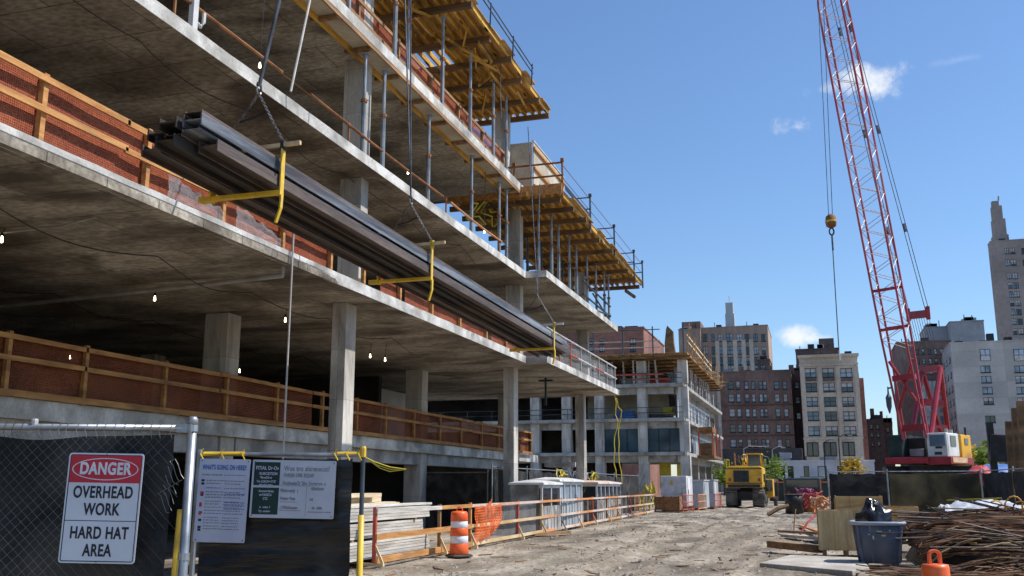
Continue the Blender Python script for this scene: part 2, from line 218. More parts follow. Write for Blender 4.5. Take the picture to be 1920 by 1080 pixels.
# ------------------------------------------------------------------ mesh helpers
Z = Vector((0, 0, 1))
def perp(d):
    d = d.normalized(); u = Z if abs(d.z) < 0.95 else Vector((0, 1, 0))
    a = d.cross(u).normalized(); return a, a.cross(d).normalized()
class MB:
    def __init__(s): s.v = []; s.f = []
    def add(s, vs, fs):
        o = len(s.v); s.v += [Vector(p) for p in vs]; s.f += [[i + o for i in f] for f in fs]; return s
    def bb(s, x0, x1, y0, y1, z0, z1):
        return s.add([(x0, y0, z0), (x1, y0, z0), (x1, y1, z0), (x0, y1, z0), (x0, y0, z1), (x1, y0, z1), (x1, y1, z1), (x0, y1, z1)],
                     [(0, 3, 2, 1), (4, 5, 6, 7), (0, 1, 5, 4), (1, 2, 6, 5), (2, 3, 7, 6), (3, 0, 4, 7)])
    def box(s, c, size, rz=0.0, M=None):
        c = Vector(c); h = Vector(size) / 2; Rm = Matrix.Rotation(rz, 3, "Z") if M is None else M
        vs = [c + Rm @ Vector((sx * h.x, sy * h.y, sz * h.z)) for sz in (-1, 1) for sx, sy in ((-1, -1), (1, -1), (1, 1), (-1, 1))]
        return s.add(vs, [(0, 3, 2, 1), (4, 5, 6, 7), (0, 1, 5, 4), (1, 2, 6, 5), (2, 3, 7, 6), (3, 0, 4, 7)])
    def bar(s, p, q, w, h, up=None):
        p = Vector(p); q = Vector(q); d = (q - p).normalized()
        if up is None: a, b = perp(d)
        else:
            a = d.cross(Vector(up)).normalized(); b = a.cross(d).normalized()
        a = a * w / 2; b = b * h / 2
        vs = [p - a - b, p + a - b, p + a + b, p - a + b, q - a - b, q + a - b, q + a + b, q - a + b]
        return s.add(vs, [(0, 1, 2, 3), (7, 6, 5, 4), (4, 5, 1, 0), (5, 6, 2, 1), (6, 7, 3, 2), (7, 4, 0, 3)])
    def tube(s, pts, r, n=6, r2=None):
        pts = [Vector(p) for p in pts]; k = len(pts); vs = []; fs = []
        for i, p in enumerate(pts):
            d = pts[min(i + 1, k - 1)] - pts[max(i - 1, 0)]
            if d.length < 1e-9: d = Z.copy()
            a, b = perp(d); rr = r if r2 is None else r + (r2 - r) * i / max(1, k - 1)
            vs += [p + a * math.cos(2 * math.pi * j / n) * rr + b * math.sin(2 * math.pi * j / n) * rr for j in range(n)]
        for i in range(k - 1):
            for j in range(n):
                j2 = (j + 1) % n; fs.append((i * n + j, i * n + j2, (i + 1) * n + j2, (i + 1) * n + j))
        fs.append(tuple(range(n - 1, -1, -1))); fs.append(tuple(range((k - 1) * n, k * n)))
        return s.add(vs, fs)
    def lathe(s, prof, c=(0, 0, 0), n=24, sq=0.0):
        """prof: (radius, z) list ; sq squares the section off"""
        c = Vector(c); vs = []; fs = []
        for r, z in prof:
            for j in range(n):
                a = 2 * math.pi * j / n; cx, sy = math.cos(a), math.sin(a)
                k = 1.0 / max(abs(cx), abs(sy)); g = 1 + sq * (k - 1)
                vs.append(c + Vector((cx * r * g, sy * r * g, z)))
        for i in range(len(prof) - 1):
            for j in range(n):
                j2 = (j + 1) % n; fs.append((i * n + j, i * n + j2, (i + 1) * n + j2, (i + 1) * n + j))
        fs.append(tuple(range(n - 1, -1, -1))); fs.append(tuple(range((len(prof) - 1) * n, len(prof) * n)))
        return s.add(vs, fs)
    def prism(s, poly, z0, z1):
        n = len(poly); vs = [(x, y, z0) for x, y in poly] + [(x, y, z1) for x, y in poly]
        return s.add(vs, [tuple(range(n - 1, -1, -1)), tuple(range(n, 2 * n))] + [(i, (i + 1) % n, n + (i + 1) % n, n + i) for i in range(n)])
    def sheet(s, P, nu, nv, th=0.004):
        """P(u,v) -> point ; a cloth-like sheet with a little thickness"""
        o = [[Vector(P(i / nu, j / nv)) for i in range(nu + 1)] for j in range(nv + 1)]
        base = len(s.v); s.v += [p for row in o for p in row]
        for j in range(nv):
            for i in range(nu):
                a = base + j * (nu + 1) + i; s.f.append([a, a + 1, a + nu + 2, a + nu + 1])
        return s
    def build(s, name, material, parent=None, label=None, cat=None, group=None, kind=None, smooth=False, local=False, bevel=0.0):
        me = bpy.data.meshes.new(name)
        org = Vector((0, 0, 0))
        if parent is not None and not local:
            p = parent
            while p is not None: org += p.location; p = p.parent
        elif parent is None and s.v:
            xs = [v.x for v in s.v]; ys = [v.y for v in s.v]; org = Vector(((min(xs) + max(xs)) / 2, (min(ys) + max(ys)) / 2, min(v.z for v in s.v)))
        me.from_pydata([v - org for v in s.v], [], s.f); me.update()
        me.materials.append(MATS[material])
        if smooth:
            for p in me.polygons: p.use_smooth = True
        o = bpy.data.objects.new(name, me); COL.objects.link(o)
        if parent is not None: o.parent = parent
        else: o.location = org
        if bevel:
            b = o.modifiers.new("bevel", "BEVEL"); b.width = bevel; b.segments = 2; b.limit_method = "ANGLE"
        tag(o, label, cat, group, kind)
        return o
def tag(o, label=None, cat=None, group=None, kind=None):
    if label: o["label"] = label
    if cat: o["category"] = cat
    if group: o["group"] = group
    if kind: o["kind"] = kind
def thing(name, label, cat, loc=(0, 0, 0), rz=0.0, group=None, ry=0.0):
    o = bpy.data.objects.new(name, None); COL.objects.link(o); o.location = loc; o.rotation_euler = (0, ry, rz)
    o.empty_display_size = 0.3; tag(o, label, cat, group); return o
def kids(o): return [c for c in bpy.data.objects if c.parent == o]
def dup(root, loc, rz=None, label=None, group=None):
    r = root.copy(); COL.objects.link(r); r.location = loc
    if rz is not None: r.rotation_euler = (0, 0, rz)
    if label: r["label"] = label
    if group: r["group"] = group
    for ch in kids(root):
        c = ch.copy(); COL.objects.link(c); c.parent = r
        for g in kids(ch):
            d = g.copy(); COL.objects.link(d); d.parent = c
    return r
ORD = ["first", "second", "third", "fourth", "fifth", "sixth", "seventh", "eighth", "ninth", "tenth", "eleventh", "twelfth", "thirteenth", "fourteenth", "fifteenth", "sixteenth"]
def text(s, size, parent, material, x=0, z=0, y=0, name="lettering", align="CENTER", bold=0.0, sx=1.0, shear=0.0, sp=1.06):
    cu = bpy.data.curves.new(name, "FONT"); cu.body = s; cu.size = size; cu.align_x = align; cu.align_y = "CENTER"; cu.extrude = 0.0012; cu.offset = bold; cu.shear = shear
    cu.space_character = sp; tmp = bpy.data.objects.new("lettering_tmp", cu); COL.objects.link(tmp)
    me = bpy.data.meshes.new_from_object(tmp.evaluated_get(bpy.context.evaluated_depsgraph_get())); bpy.data.objects.remove(tmp)
    me.materials.clear(); me.materials.append(MATS[material]); o = bpy.data.objects.new(name, me); COL.objects.link(o)
    o.parent = parent; o.location = (x, y, z); o.rotation_euler = (R(90), 0, 0); o.scale = (sx, 1, 1); return o
def near_noise(p, s): return noise.noise(Vector(p) * s)
# ------------------------------------------------------------------ ground
def ground_h(x, y):
    h = 0.10 * noise.noise(Vector((x * 0.22, y * 0.13, 3.1))) + 0.05 * noise.noise(Vector((x * 0.9, y * 0.55, 1.7))) + 0.02 * noise.noise(Vector((x * 3.1, y * 2.2, 5.0)))
    for rx, w in ((-6.3, 0.45), (-4.2, 0.45), (-3.0, 0.35), (-5.2, 0.3)):
        cx = rx + 0.9 * math.sin(y * 0.045 + rx) + (y - 20) * 0.012
        h -= 0.065 * math.exp(-((x - cx) / w) ** 2) * (0.7 + 0.5 * noise.noise(Vector((y * 0.3, rx, 0))))
        h += 0.03 * math.exp(-((x - cx - w * 1.6) / (w * 0.6)) ** 2)
    f = min(1, max(0, (x + 8.9) / 1.2)) * min(1, max(0, (1.0 - x) / 1.2)) if -8.9 < x < 1.0 else 0.0
    return h * (0.35 + 0.75 * f) - 0.03
def axis(lo, hi, step, far, sgn=True):
    a = [lo + i * step for i in range(int((hi - lo) / step) + 1)]; d = step
    left = [];  right = []
    x = lo
    while x > -far: d *= 1.6; x -= d; left.append(x)
    d = step; x = a[-1]
    while x < far: d *= 1.6; x += d; right.append(x)
    return left[::-1] + a + right
gx = axis(-13, 10, 0.16, 2500); gy = axis(12, 70, 0.2, 2500)
g = MB(); W = len(gx)
g.v = [Vector((x, y, ground_h(x, y) if -14 < x < 11 and 9 < y < 95 else -0.03)) for y in gy for x in gx]
g.f = [[j * W + i, j * W + i + 1, (j + 1) * W + i + 1, (j + 1) * W + i] for j in range(len(gy) - 1) for i in range(W - 1)]
g.build("ground", "dirt", kind="structure", smooth=True)
st = MB()
OCT = [(1, 0, 0), (0, 1, 0), (-1, 0, 0), (0, -1, 0), (0, 0, 1), (0, 0, -1)]; OCF = [(0, 1, 4), (1, 2, 4), (2, 3, 4), (3, 0, 4), (1, 0, 5), (2, 1, 5), (3, 2, 5), (0, 3, 5)]
for i in range(4200):
    y = 15 + 55 * random.random() ** 2.2; x = random.uniform(-9.2, 1.8) - (0.06 * (y - 15) if random.random() < 0.5 else 0)
    s = random.choice((0.010, 0.012, 0.014, 0.018, 0.022, 0.026, 0.04)) * random.uniform(0.7, 1.3) * (1 + y / 60)
    if random.random() < 0.02: s *= 1.9
    z = ground_h(x, y); a = random.random() * 6; c, sn = math.cos(a), math.sin(a)
    st.add([(x + (p[0] * c - p[1] * sn) * s * random.uniform(.7, 1.4), y + (p[0] * sn + p[1] * c) * s * random.uniform(.7, 1.4), z + p[2] * s * random.uniform(.5, .9)) for p in OCT], OCF)
lt = MB(); random.seed(77)
for i in range(170):
    y = 15.5 + 34 * random.random() ** 1.8; x = random.uniform(-8.7, 1.4); a = random.random() * 6.28; l = random.uniform(.06, .45) * (1.6 if random.random() < .15 else 1); z = ground_h(x, y) + .012
    lt.bar((x, y, z), (x + l * math.cos(a), y + l * math.sin(a), z + random.uniform(0, .03)), random.uniform(.015, .06), random.uniform(.01, .03), up=(0, 0, 1))
lt.build("ground_litter", "timber_old", label="small wood splinters and scraps strewn over the dirt road", cat="litter", kind="stuff")
random.seed(7)
st.build("gravel", "stone", kind="stuff")
for q, lab in (((1435, 1060), "pale flat concrete slab lying on the dirt in front of the blue bin"),):
    b = MB(); b.prism([(-1.25, 20.9), (0.5, 19.4), (0.85, 20.6), (0.78, 23.1), (-0.72, 23.5)], -0.05, 0.075)
    b.build("ground_slab", "pale_slab", label=lab, cat="concrete slab", bevel=0.02)

# ------------------------------------------------------------------ main concrete building
S0, S1, S2, S3 = 3.22, 6.30, 9.50, 12.75
YJ, YE, XF, XJ = 33.7, 47.3, -10.0, -9.2
bl = thing("concrete_building", "raw concrete building frame under construction with stacked open floors along the left side", "building", (-20, 20, 0))
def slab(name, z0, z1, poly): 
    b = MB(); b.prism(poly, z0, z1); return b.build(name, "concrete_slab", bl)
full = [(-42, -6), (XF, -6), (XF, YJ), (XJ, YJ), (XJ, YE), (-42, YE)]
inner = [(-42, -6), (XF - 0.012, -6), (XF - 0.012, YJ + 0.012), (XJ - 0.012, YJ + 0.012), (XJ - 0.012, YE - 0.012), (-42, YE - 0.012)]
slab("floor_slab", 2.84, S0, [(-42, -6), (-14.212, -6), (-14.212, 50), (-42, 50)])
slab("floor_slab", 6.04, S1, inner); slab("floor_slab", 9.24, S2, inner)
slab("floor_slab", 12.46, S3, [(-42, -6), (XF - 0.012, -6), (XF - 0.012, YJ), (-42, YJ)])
def edge(x, y0, y1, z0, z1, cham=0.0, y2=None):
    """cast slab edge: a 12 mm thick skin with a rough, slightly wavy arris"""
    b = MB(); n = max(2, int((y1 - y0) / 0.35)); vs = []
    for i in range(n + 1):
        y = y0 + (y1 - y0) * i / n
        w = 0.008 * noise.noise(Vector((y * 2.1, z0, 0))) ; t = 0.012 * noise.noise(Vector((y * 1.3, z0, 7)))
        c = cham if y2 is None else cham * min(1, max(0, (y2 - y) / 2.5))
        vs += [(x - 0.012, y, z1), (x + w, y, z1 + t), (x + w * 0.5, y, z0 + (0.62 * (z1 - z0) if c else 0.0) + t * 0.5 if c else z0 + t * 0.3 + 0.02), (x - c - 0.0, y, z0 + t * 0.3), (x - c - 0.02, y, z0)]
    fs = []
    for i in range(n):
        for j in range(4):
            a = i * 5 + j; fs.append((a, a + 1, a + 6, a + 5))
    b.add(vs, fs); b.f = [f[::-1] for f in b.f]
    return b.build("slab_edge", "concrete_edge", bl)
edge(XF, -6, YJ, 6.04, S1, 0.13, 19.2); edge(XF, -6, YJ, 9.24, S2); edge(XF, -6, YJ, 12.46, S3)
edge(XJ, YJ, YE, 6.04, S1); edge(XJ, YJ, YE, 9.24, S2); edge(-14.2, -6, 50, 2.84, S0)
for z0, z1 in ((6.04, S1), (9.24, S2)):
    b = MB(); b.bb(XF - 0.001, XJ - 0.013, YJ, YJ + 0.012, z0 + 0.004, z1 - 0.002); b.build("slab_edge", "concrete_edge", bl)
    b = MB(); b.bb(-42, XJ - 0.013, YE - 0.012, YE, z0 + 0.004, z1 - 0.002); b.build("slab_edge", "concrete_edge", bl)
def column(x0, x1, y0, y1, z0, z1):
    b = MB(); b.bb(x0, x1, y0, y1, z0, z1); b.build("column", "concrete_column", bl, bevel=0.015)
for y in (7.3, 20.95, 34.7, 46.2):
    for z0, z1 in ((-0.1, 6.04), (S1, 9.24)) + (((S2, 12.46),) if y < 40 else ()):
        if z0 < 0: column(-11.2, -10.81 if y < 30 else -10.78, y, y + 0.54, z0, z1)
        else: column(-11.12, -10.52, y, y + 0.4, z0, z1)
    if y > 40: column(-11.15, -10.62, y, y + 0.62, S2, 12.2)
for y in (7.6, 21.3, 34.4, 45.9):
    for z0, z1 in ((-0.1, 2.84), (S0, 6.04), (S1, 9.24), (S2, 12.46)):
        if z1 > 12 and y > 40: continue
        column(-15.1, -14.4, y, y + 0.6, z0, z1)
for y in (4.0, 14.0, 27.5, 41):
    for z0, z1 in ((-0.1, 2.84), (S0, 6.04), (S1, 9.24), (S2, 12.46)):
        if z1 > 12 and y > 34: continue
        column(-22.0, -21.4, y, y + 0.6, z0, z1)
column(-11.1, -10.6, 33.1, 33.7, S3, 15.75); column(-11.1, -10.6, 20.95, 21.5, S3, 15.75)
# deep inside: walls of the core and a dropped beam under the first floor
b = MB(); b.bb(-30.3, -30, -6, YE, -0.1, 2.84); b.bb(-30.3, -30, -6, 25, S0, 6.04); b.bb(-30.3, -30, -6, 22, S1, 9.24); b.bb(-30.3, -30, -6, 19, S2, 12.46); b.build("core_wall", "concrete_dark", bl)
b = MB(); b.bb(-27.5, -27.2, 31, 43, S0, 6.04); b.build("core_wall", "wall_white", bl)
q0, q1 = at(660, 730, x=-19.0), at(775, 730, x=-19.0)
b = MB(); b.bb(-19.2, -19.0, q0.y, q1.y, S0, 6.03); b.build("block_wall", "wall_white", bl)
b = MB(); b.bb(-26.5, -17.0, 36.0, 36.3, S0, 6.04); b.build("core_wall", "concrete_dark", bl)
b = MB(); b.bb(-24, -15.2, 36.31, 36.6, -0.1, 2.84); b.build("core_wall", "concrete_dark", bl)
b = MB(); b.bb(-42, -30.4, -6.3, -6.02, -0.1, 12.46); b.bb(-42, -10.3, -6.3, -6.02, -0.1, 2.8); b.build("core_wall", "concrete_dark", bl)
b = MB(); b.bb(-14.9, -14.42, -6, 21.2, 2.40, 2.838); b.bb(-14.9, -14.42, 22.0, 34.3, 2.40, 2.838); b.bb(-14.9, -14.42, 35.1, 45.8, 2.4, 2.838); b.build("edge_beam", "concrete", bl)
b = MB(); b.bb(-13.9, -12.2, 50.2, 52.0, 2.62, 2.85); b.build("landing_slab", "concrete_edge", bl)

# edge formwork hung under the third floor slab: board, yellow ledger and stub beams
ef = thing("edge_formwork", "timber edge formwork strip with yellow ledger hanging under the third floor slab edge", "formwork", (-10.2, 20, 12.3))
b = MB(); b.bb(-10.55, -10.03, 6, 33.6, 12.40, 12.425); b.build("soffit_board", "plywood_grey", ef)
b = MB(); b.bb(-10.60, -10.53, 6, 33.6, 12.28, 12.398); b.build("ledger", "timber_yellow", ef)
b = MB(); b.bb(-10.03, -9.99, 6, 33.6, 12.33, 12.44); b.build("edge_board", "timber_old", ef)
for y in [8 + 1.75 * i for i in range(15)]:
    b = MB(); b.bar((-10.75, y, 12.34), (-10.02, y, 12.34), 0.10, 0.10); b.build("stub_beam", "timber_old", ef)

# ------------------------------------------------------------------ guard rails with netting
def guard(name, label, x, posts, z, rails, net, netmat, wood, y0, y1, h, toe=None, out=1, netgaps=()):
    t = thing(name, label, "guardrail", (x, y0, z))
    for y in posts:
        b = MB(); b.bb(x - 0.045, x + 0.045, y - 0.045, y + 0.045, z - 0.001, z + h + 0.05); b.build("post", wood, t)
    for rz in rails:
        b = MB(); n = max(1, int((y1 - y0) / 4.3))
        for i in range(n):
            a, c = y0 + (y1 - y0) * i / n, y0 + (y1 - y0) * (i + 1) / n; j = 0.02 * random.uniform(-1, 1)
            b.bar((x + 0.07 * out, a - 0.08, z + rz + j), (x + 0.07 * out, c - 0.02, z + rz - j), 0.045, 0.095, up=(0, 0, 1))
        b.build("rail", wood, t)
    if toe:
        b = MB(); b.bb(x + 0.048 * out - 0.02, x + 0.048 * out + 0.02, y0, y1, z + 0.005, z + 0.13); b.build("toe_board", wood, t)
    for a, c in net:
        b = MB(); n = int((c - a) / 0.22) + 1
        b.sheet(lambda u, v: (x - 0.06 * out + 0.035 * noise.noise(Vector((a + u * (c - a), v * 2, z))) * (1 - abs(2 * v - 1) * 0.6), a + u * (c - a), z + 0.02 + v * (h - 0.05) + 0.03 * noise.noise(Vector(((a + u * (c - a)) * 1.1, 3, z))) * v), n, 5)
        b.build("netting", netmat, t, smooth=True)
    return t
guard("netted_guardrail", "sunlit orange timber guardrail with red netting on the second floor slab edge", -10.12, [1.2, 3.4, 5.7, 7.9, 10.17, 12.43, 14.58, 16.68, 18.73, 20.4, 22.53, 24.74, 27.0, 29.48, 31.6, 33.2],
      S1, (0.93, 0.48), [(0, 18.7), (21.5, 22.5), (23.0, 29.4), (30.2, 32.8)], "net_red", "timber", -1, 33.4, 0.98)
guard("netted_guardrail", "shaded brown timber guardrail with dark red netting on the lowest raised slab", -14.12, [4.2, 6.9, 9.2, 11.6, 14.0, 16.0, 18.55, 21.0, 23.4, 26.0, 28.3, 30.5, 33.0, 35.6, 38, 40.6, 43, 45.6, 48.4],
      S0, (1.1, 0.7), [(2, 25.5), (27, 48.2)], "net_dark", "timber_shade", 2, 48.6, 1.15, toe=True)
guard("netted_guardrail", "red netted guardrail standing behind the shoring posts on the third floor slab edge", -10.55, [13, 15.5, 18, 20.5, 23, 25.4, 27.8, 30.2, 32.6],
      S3, (1.05, 0.55), [(12, 32.8)], "net_red", "timber_old", 12, 33, 1.15)
# torn film blown against the second floor netting
for i, (a, c) in enumerate(((12.9, 14.5), (14.9, 16.5))):
    b = MB(); b.sheet(lambda u, v: (-10.03 + 0.05 * noise.noise(Vector((u * 9, v * 5, i))), a + u * (c - a), S1 + 0.02 + v * (0.55 - 0.35 * u) * (0.8 + 0.4 * noise.noise(Vector((u * 6, i, 1))))), 24, 8)
    b.build("plastic_film", "plastic_film", label=("nearer" if i == 0 else "farther") + " torn clear plastic film caught on the red netting beneath the steel bundle", cat="plastic film", smooth=True)
# white tube rail with red rail on the second block
t = thing("tube_guardrail", "thin white and red tube guardrail along the protruding second floor slab", "guardrail", (-9.3, YJ, S1))
for i, y in enumerate([34.2, 36, 37.8, 39.6, 41.4, 43.2, 45, 46.9]):
    b = MB(); b.tube([(-9.32, y, S1), (-9.32, y, S1 + 1.12)], 0.03, 6); b.build("post", "pipe_grey" if i not in (1, 2) else "red_rail", t)
b = MB(); b.tube([(-9.32, 34, S1 + 1.1), (-9.32, 47.2, S1 + 1.1)], 0.035, 6); b.build("rail", "white_paint", t)
for i, (a, c) in enumerate(((34, 37), (37, 39), (39, 42.4), (42.4, 44.2), (44.2, 47.2))):
    b = MB(); b.tube([(-9.32, a, S1 + 0.55), (-9.32, c, S1 + 0.55)], 0.04, 6); b.build("rail", "red_rail" if i % 2 else "white_paint", t)
b = MB(); b.sheet(lambda u, v: (-9.4 + 0.02 * math.sin(u * 40), 35.5 + u * 11.5, S1 + 0.03 + v * 1.0), 40, 2); b.build("mesh", "plastic_film", t)
# copper coloured hand line on the third slab level (S2)
t = thing("pipe_rail", "long rusty orange pipe rail strung along the third slab edge above the beams", "guardrail", (-10.15, 5, S2))
for a, c in ((2, 16.4), (17.6, 25.6), (26.2, 31.2)):
    b = MB(); n = 8; b.tube([(-10.15, a + (c - a) * i / n, S2 + 0.55 - 0.04 * math.sin(math.pi * i / n)) for i in range(n + 1)], 0.035, 6); b.build("rail", "rust" if a < 20 else "orange_rail", t)
b = MB(); b.tube([(-10.14, 2, S2 + 0.52), (-10.14, 33.4, S2 + 0.50)], 0.012, 4); b.build("cable", "rust", t)
for y in (8, 12.9, 19.5, 25.9, 31.0):
    b = MB(); b.tube([(-10.18, y, S2), (-10.18, y, S2 + 0.62)], 0.028, 5); b.build("post", "rust", t)

# ------------------------------------------------------------------ formwork decks
def deck(name, label, x0, x1, y0, y1, zt, stringers, joist=0.31, jm="timber_yellow", gaps=(), ply="plywood"):
    t = thing(name, label, "formwork deck", (x1, y0, zt))
    n = int((y1 - y0) / 1.22)
    for i in range(n):
        a = y0 + (y1 - y0) * i / n; c = y0 + (y1 - y0) * (i + 1) / n
        b = MB(); ov = random.uniform(-0.12, 0.12); xs = x0
        while xs < x1 - 0.01:
            xe = min(xs + 2.44, x1)
            if not any(gx0 < (xs + xe) / 2 < gx1 and a < gy < c for gx0, gx1, gy in gaps):
                b.bb(xs + 0.01, xe + (ov if xe >= x1 else -0.01), a + 0.008, c - 0.008, zt - 0.03, zt + random.uniform(-0.008, 0.008))
            xs = xe
        b.build("plywood_panel", ply, t)
    for i in range(int((x1 - x0) / joist)):
        x = x1 - 0.12 - i * joist; b = MB(); dz = zt - 0.032
        ya = y0 + random.uniform(-0.25, 0.1)
        while ya < y1:
            yb = min(ya + random.choice((3.6, 3.9, 4.3)), y1 + random.uniform(0, 0.2)); sh = random.uniform(-0.03, 0.03)
            b.bar((x + sh, ya, dz - 0.09), (x + sh, yb, dz - 0.09), 0.075, 0.175, up=(0, 0, 1))
            if yb >= y1: break
            ya = yb - 0.3; sh += 0.09
        b.build("joist", jm, t)
    for y in stringers:
        b = MB(); b.bar((x0, y, zt - 0.235 - 0.10), (x1 - 0.05 + random.uniform(-.12, .18), y, zt - 0.235 - 0.10), 0.13, 0.19, up=(0, 0, 1)); b.build("stringer", "timber_brown", t)
    return t
deck("formwork_deck", "upper yellow timber formwork deck overhanging the slab edge against the sky", -13.8, -9.22, 8, 34.7, 16.25, [8.6, 11, 13.4, 15.8, 18.2, 20.4, 22.6, 25.21, 27.54, 29.2, 31.0, 32.9, 34.5], gaps=((-12.7, -12.4, 28.6),))
b2 = deck("formwork_deck", "lower yellow timber formwork deck with steel guard posts on the protruding block", -13.0, -8.40, 33.2, 50.6, 12.45, [33.5, 34.9, 36.5, 38.2, 39.9, 42, 44.2, 46.3, 48.4, 50.3])
b = MB(); b.bb(-13, -8.42, 33.06, 33.18, 12.25, 12.62); b.build("edge_board", "timber", b2)
for i, (x, y, z) in enumerate(((-9.1, 50.2, 11.85),)):
    b = MB(); b.bar((x - .1, y - .5, z - 0.02), (x + 0.25, y + 0.3, z - 0.25), 0.12, 0.14); b.build("loose_beam", "timber_brown", b2)
t = thing("deck_railing", "thin dark tube railing along the upper yellow deck's outer edge against the sky", "guardrail", (-9.1, 20, 16.2))
for z in (16.38, 16.6):
    b = MB(); b.tube([(-9.02, 16, z), (-9.02, 25, z + .02), (-9.05, 31.5, z - .02)], .022, 5); b.build("rail", "prop_dark", t)
for y in (17, 19.4, 21.8, 24.2, 26.6, 29, 31.3):
    b = MB(); b.tube([(-9.05, y, 15.85), (-9.02, y, 16.66)], .026, 5); b.build("post", "prop_dark", t)
random.seed(41)
b = MB()
for k in range(26):
    y = random.uniform(18, 34); x = random.uniform(-11.8, -9.6); b.bar((x, y, 15.75 + random.uniform(0, .12)), (x + random.uniform(-.9, .9), y + random.uniform(.4, 1.8), 15.75 + random.uniform(-.1, .12)), .05, .09)
b.build("loose_braces", "timber_yellow", t)
hx = MB(); hx.tube([(-9.6, 29.4, 15.9), (-9.65, 29.5, 14.9), (-9.6, 29.5, 13.9)], .018, 4); hx.build("hanging_cable", "cable", label="dark loose cable dangling from the upper yellow deck's underside", cat="cable")
random.seed(7)
# tube railing round that deck
t = thing("deck_railing", "brown tube railing with corner posts around the lower yellow formwork deck", "guardrail", (-8.4, 33.2, 12.46))
RP = [(-8.42, 33.2), (-8.42, 37.87), (-8.42, 42.92), (-8.42, 48.05), (-8.42, 50.6), (-10.3, 33.2)]
for x, y in RP:
    b = MB(); b.tube([(x, y, 12.1), (x, y, 13.55)], 0.04, 6); b.bb(x - 0.06, x + 0.06, y - 0.06, y + 0.06, 13.5, 13.62); b.build("post", "rust" if y < 36 else "prop_dark", t)
for h in (0.52, 1.02):
    b = MB(); b.tube([(-8.42, 33.2, 12.45 + h), (-10.6, 33.2, 12.45 + h)], 0.04, 5); b.build("rail", "rust", t)
    b = MB(); b.tube([(-8.42, 33.2, 12.45 + h - 0.1), (-8.42, 50.6, 12.45 + h - 0.1)], 0.014, 4); b.build("cable", "rust", t)
    for y in (37.87, 42.92, 48.05, 50.6):
        b = MB(); b.tube([(-8.42, y, 12.45 + h), (-9.6, y, 12.45 + h)], 0.03, 5); b.build("rail", "prop_dark", t)
b = MB(); b.bb(-8.39, -8.36, 33.5, 37.6, 12.48, 12.66); b.build("toe_board", "black_metal", t)
# wall form standing behind the railing
t = thing("wall_form", "pale grey plywood wall form standing upright on the protruding block's deck", "wall form", (-9.9, 33.6, 12.46))
b = MB(); b.bb(-9.72, -9.69, 33.75, 38.5, 12.46, 14.62); b.build("panel", "plywood_grey", t)
b = MB(); b.bb(-11.5, -9.75, 33.72, 33.75, 12.46, 14.6); b.build("panel", "plywood_grey", t)
for z in (12.8, 13.5, 14.3):
    b = MB(); b.bb(-9.685, -9.61, 33.7, 38.5, z, z + 0.09); b.build("waler", "timber", t)
b = MB(); b.bb(-9.735, -9.66, 33.7, 38.5, 14.622, 14.66); b.build("cap", "white_paint", t)

# ------------------------------------------------------------------ shoring posts
def shore_master(mt, h):
    t = thing("shoring_post", "", "shoring post")
    b = MB(); b.tube([(0, 0, 0.01), (0, 0, h * 0.55)], 0.062, 8); b.build("outer_tube", mt, t, local=True, smooth=False)
    b = MB(); b.tube([(0, 0, h * 0.55), (0, 0, h - 0.012)], 0.046, 8); b.build("inner_tube", mt, t, local=True)
    b = MB(); b.bb(-0.1, 0.1, -0.1, 0.1, 0, 0.012); b.build("base_plate", mt, t, local=True)
    b = MB(); b.bb(-0.1, 0.1, -0.1, 0.1, h - 0.012, h); b.build("head_plate", mt, t, local=True)
    b = MB(); b.tube([(0, 0, h * 0.53), (0, 0, h * 0.56)], 0.085, 8); b.tube([(-0.12, 0, h * 0.545), (0.12, 0, h * 0.545)], 0.012, 5); b.build("collar", "rust", t, local=True)
    return t
def row(spots, z, h, mt, tmpl, group):
    M = shore_master(mt, h)
    for i, (x, y) in enumerate(spots):
        lab = tmpl.format(ORD[i]) if i < len(ORD) else tmpl.format("last")
        if i == 0: M.location = (x, y, z); M["label"] = lab; M["group"] = group
        else: dup(M, (x, y, z), random.random(), lab, group)
row([(-10.2, 20.3), (-10.16, 21.35), (-10.22, 24.56), (-10.2, 28.2), (-10.22, 31.15), (-10.25, 32.1)], S2, 2.72, "prop_steel", "{} grey shoring post from the near end under the third floor slab edge", "shoring posts under the third floor slab edge")
row([(-10.2, 19.3), (-10.15, 21.9), (-10.2, 22.9), (-10.2, 25.5), (-10.2, 28.0), (-10.2, 30.4), (-10.2, 31.9)], S3, 3.06, "prop_steel", "{} steel post from the near end propping the upper yellow deck", "shoring posts under the upper deck")
row([(-9.75, 34.6), (-9.5, 35.6), (-9.55, 36.9), (-9.6, 38.9), (-9.6, 40.2), (-9.6, 42.3), (-9.6, 44.2), (-9.6, 46.1), (-9.55, 46.9)], S2, 2.61, "prop_steel", "{} slim shoring post from the near end, front line under the lower yellow deck", "front shoring posts under the lower deck")
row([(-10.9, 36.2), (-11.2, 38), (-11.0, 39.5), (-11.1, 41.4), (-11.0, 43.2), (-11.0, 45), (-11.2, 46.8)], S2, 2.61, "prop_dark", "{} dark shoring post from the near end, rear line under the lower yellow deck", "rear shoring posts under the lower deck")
t = thing("prop_bracing", "dark steel bracing frame at the far end of the protruding third slab", "bracing", (-9.5, 45, S2))
for q in (((-9.5, 42.5, S2 + 0.1), (-9.5, 47.0, S2 + 0.55)), ((-9.5, 43, S2 + 0.9), (-9.5, 47.0, S2 + 0.2)), ((-9.5, 41, S2 + 1.1), (-9.5, 47, S2 + 1.0)), ((-9.5, 41, S2 + .5), (-9.5, 47, S2 + .48))):
    b = MB(); b.tube(q, 0.045, 6); b.build("brace", "prop_dark", t)

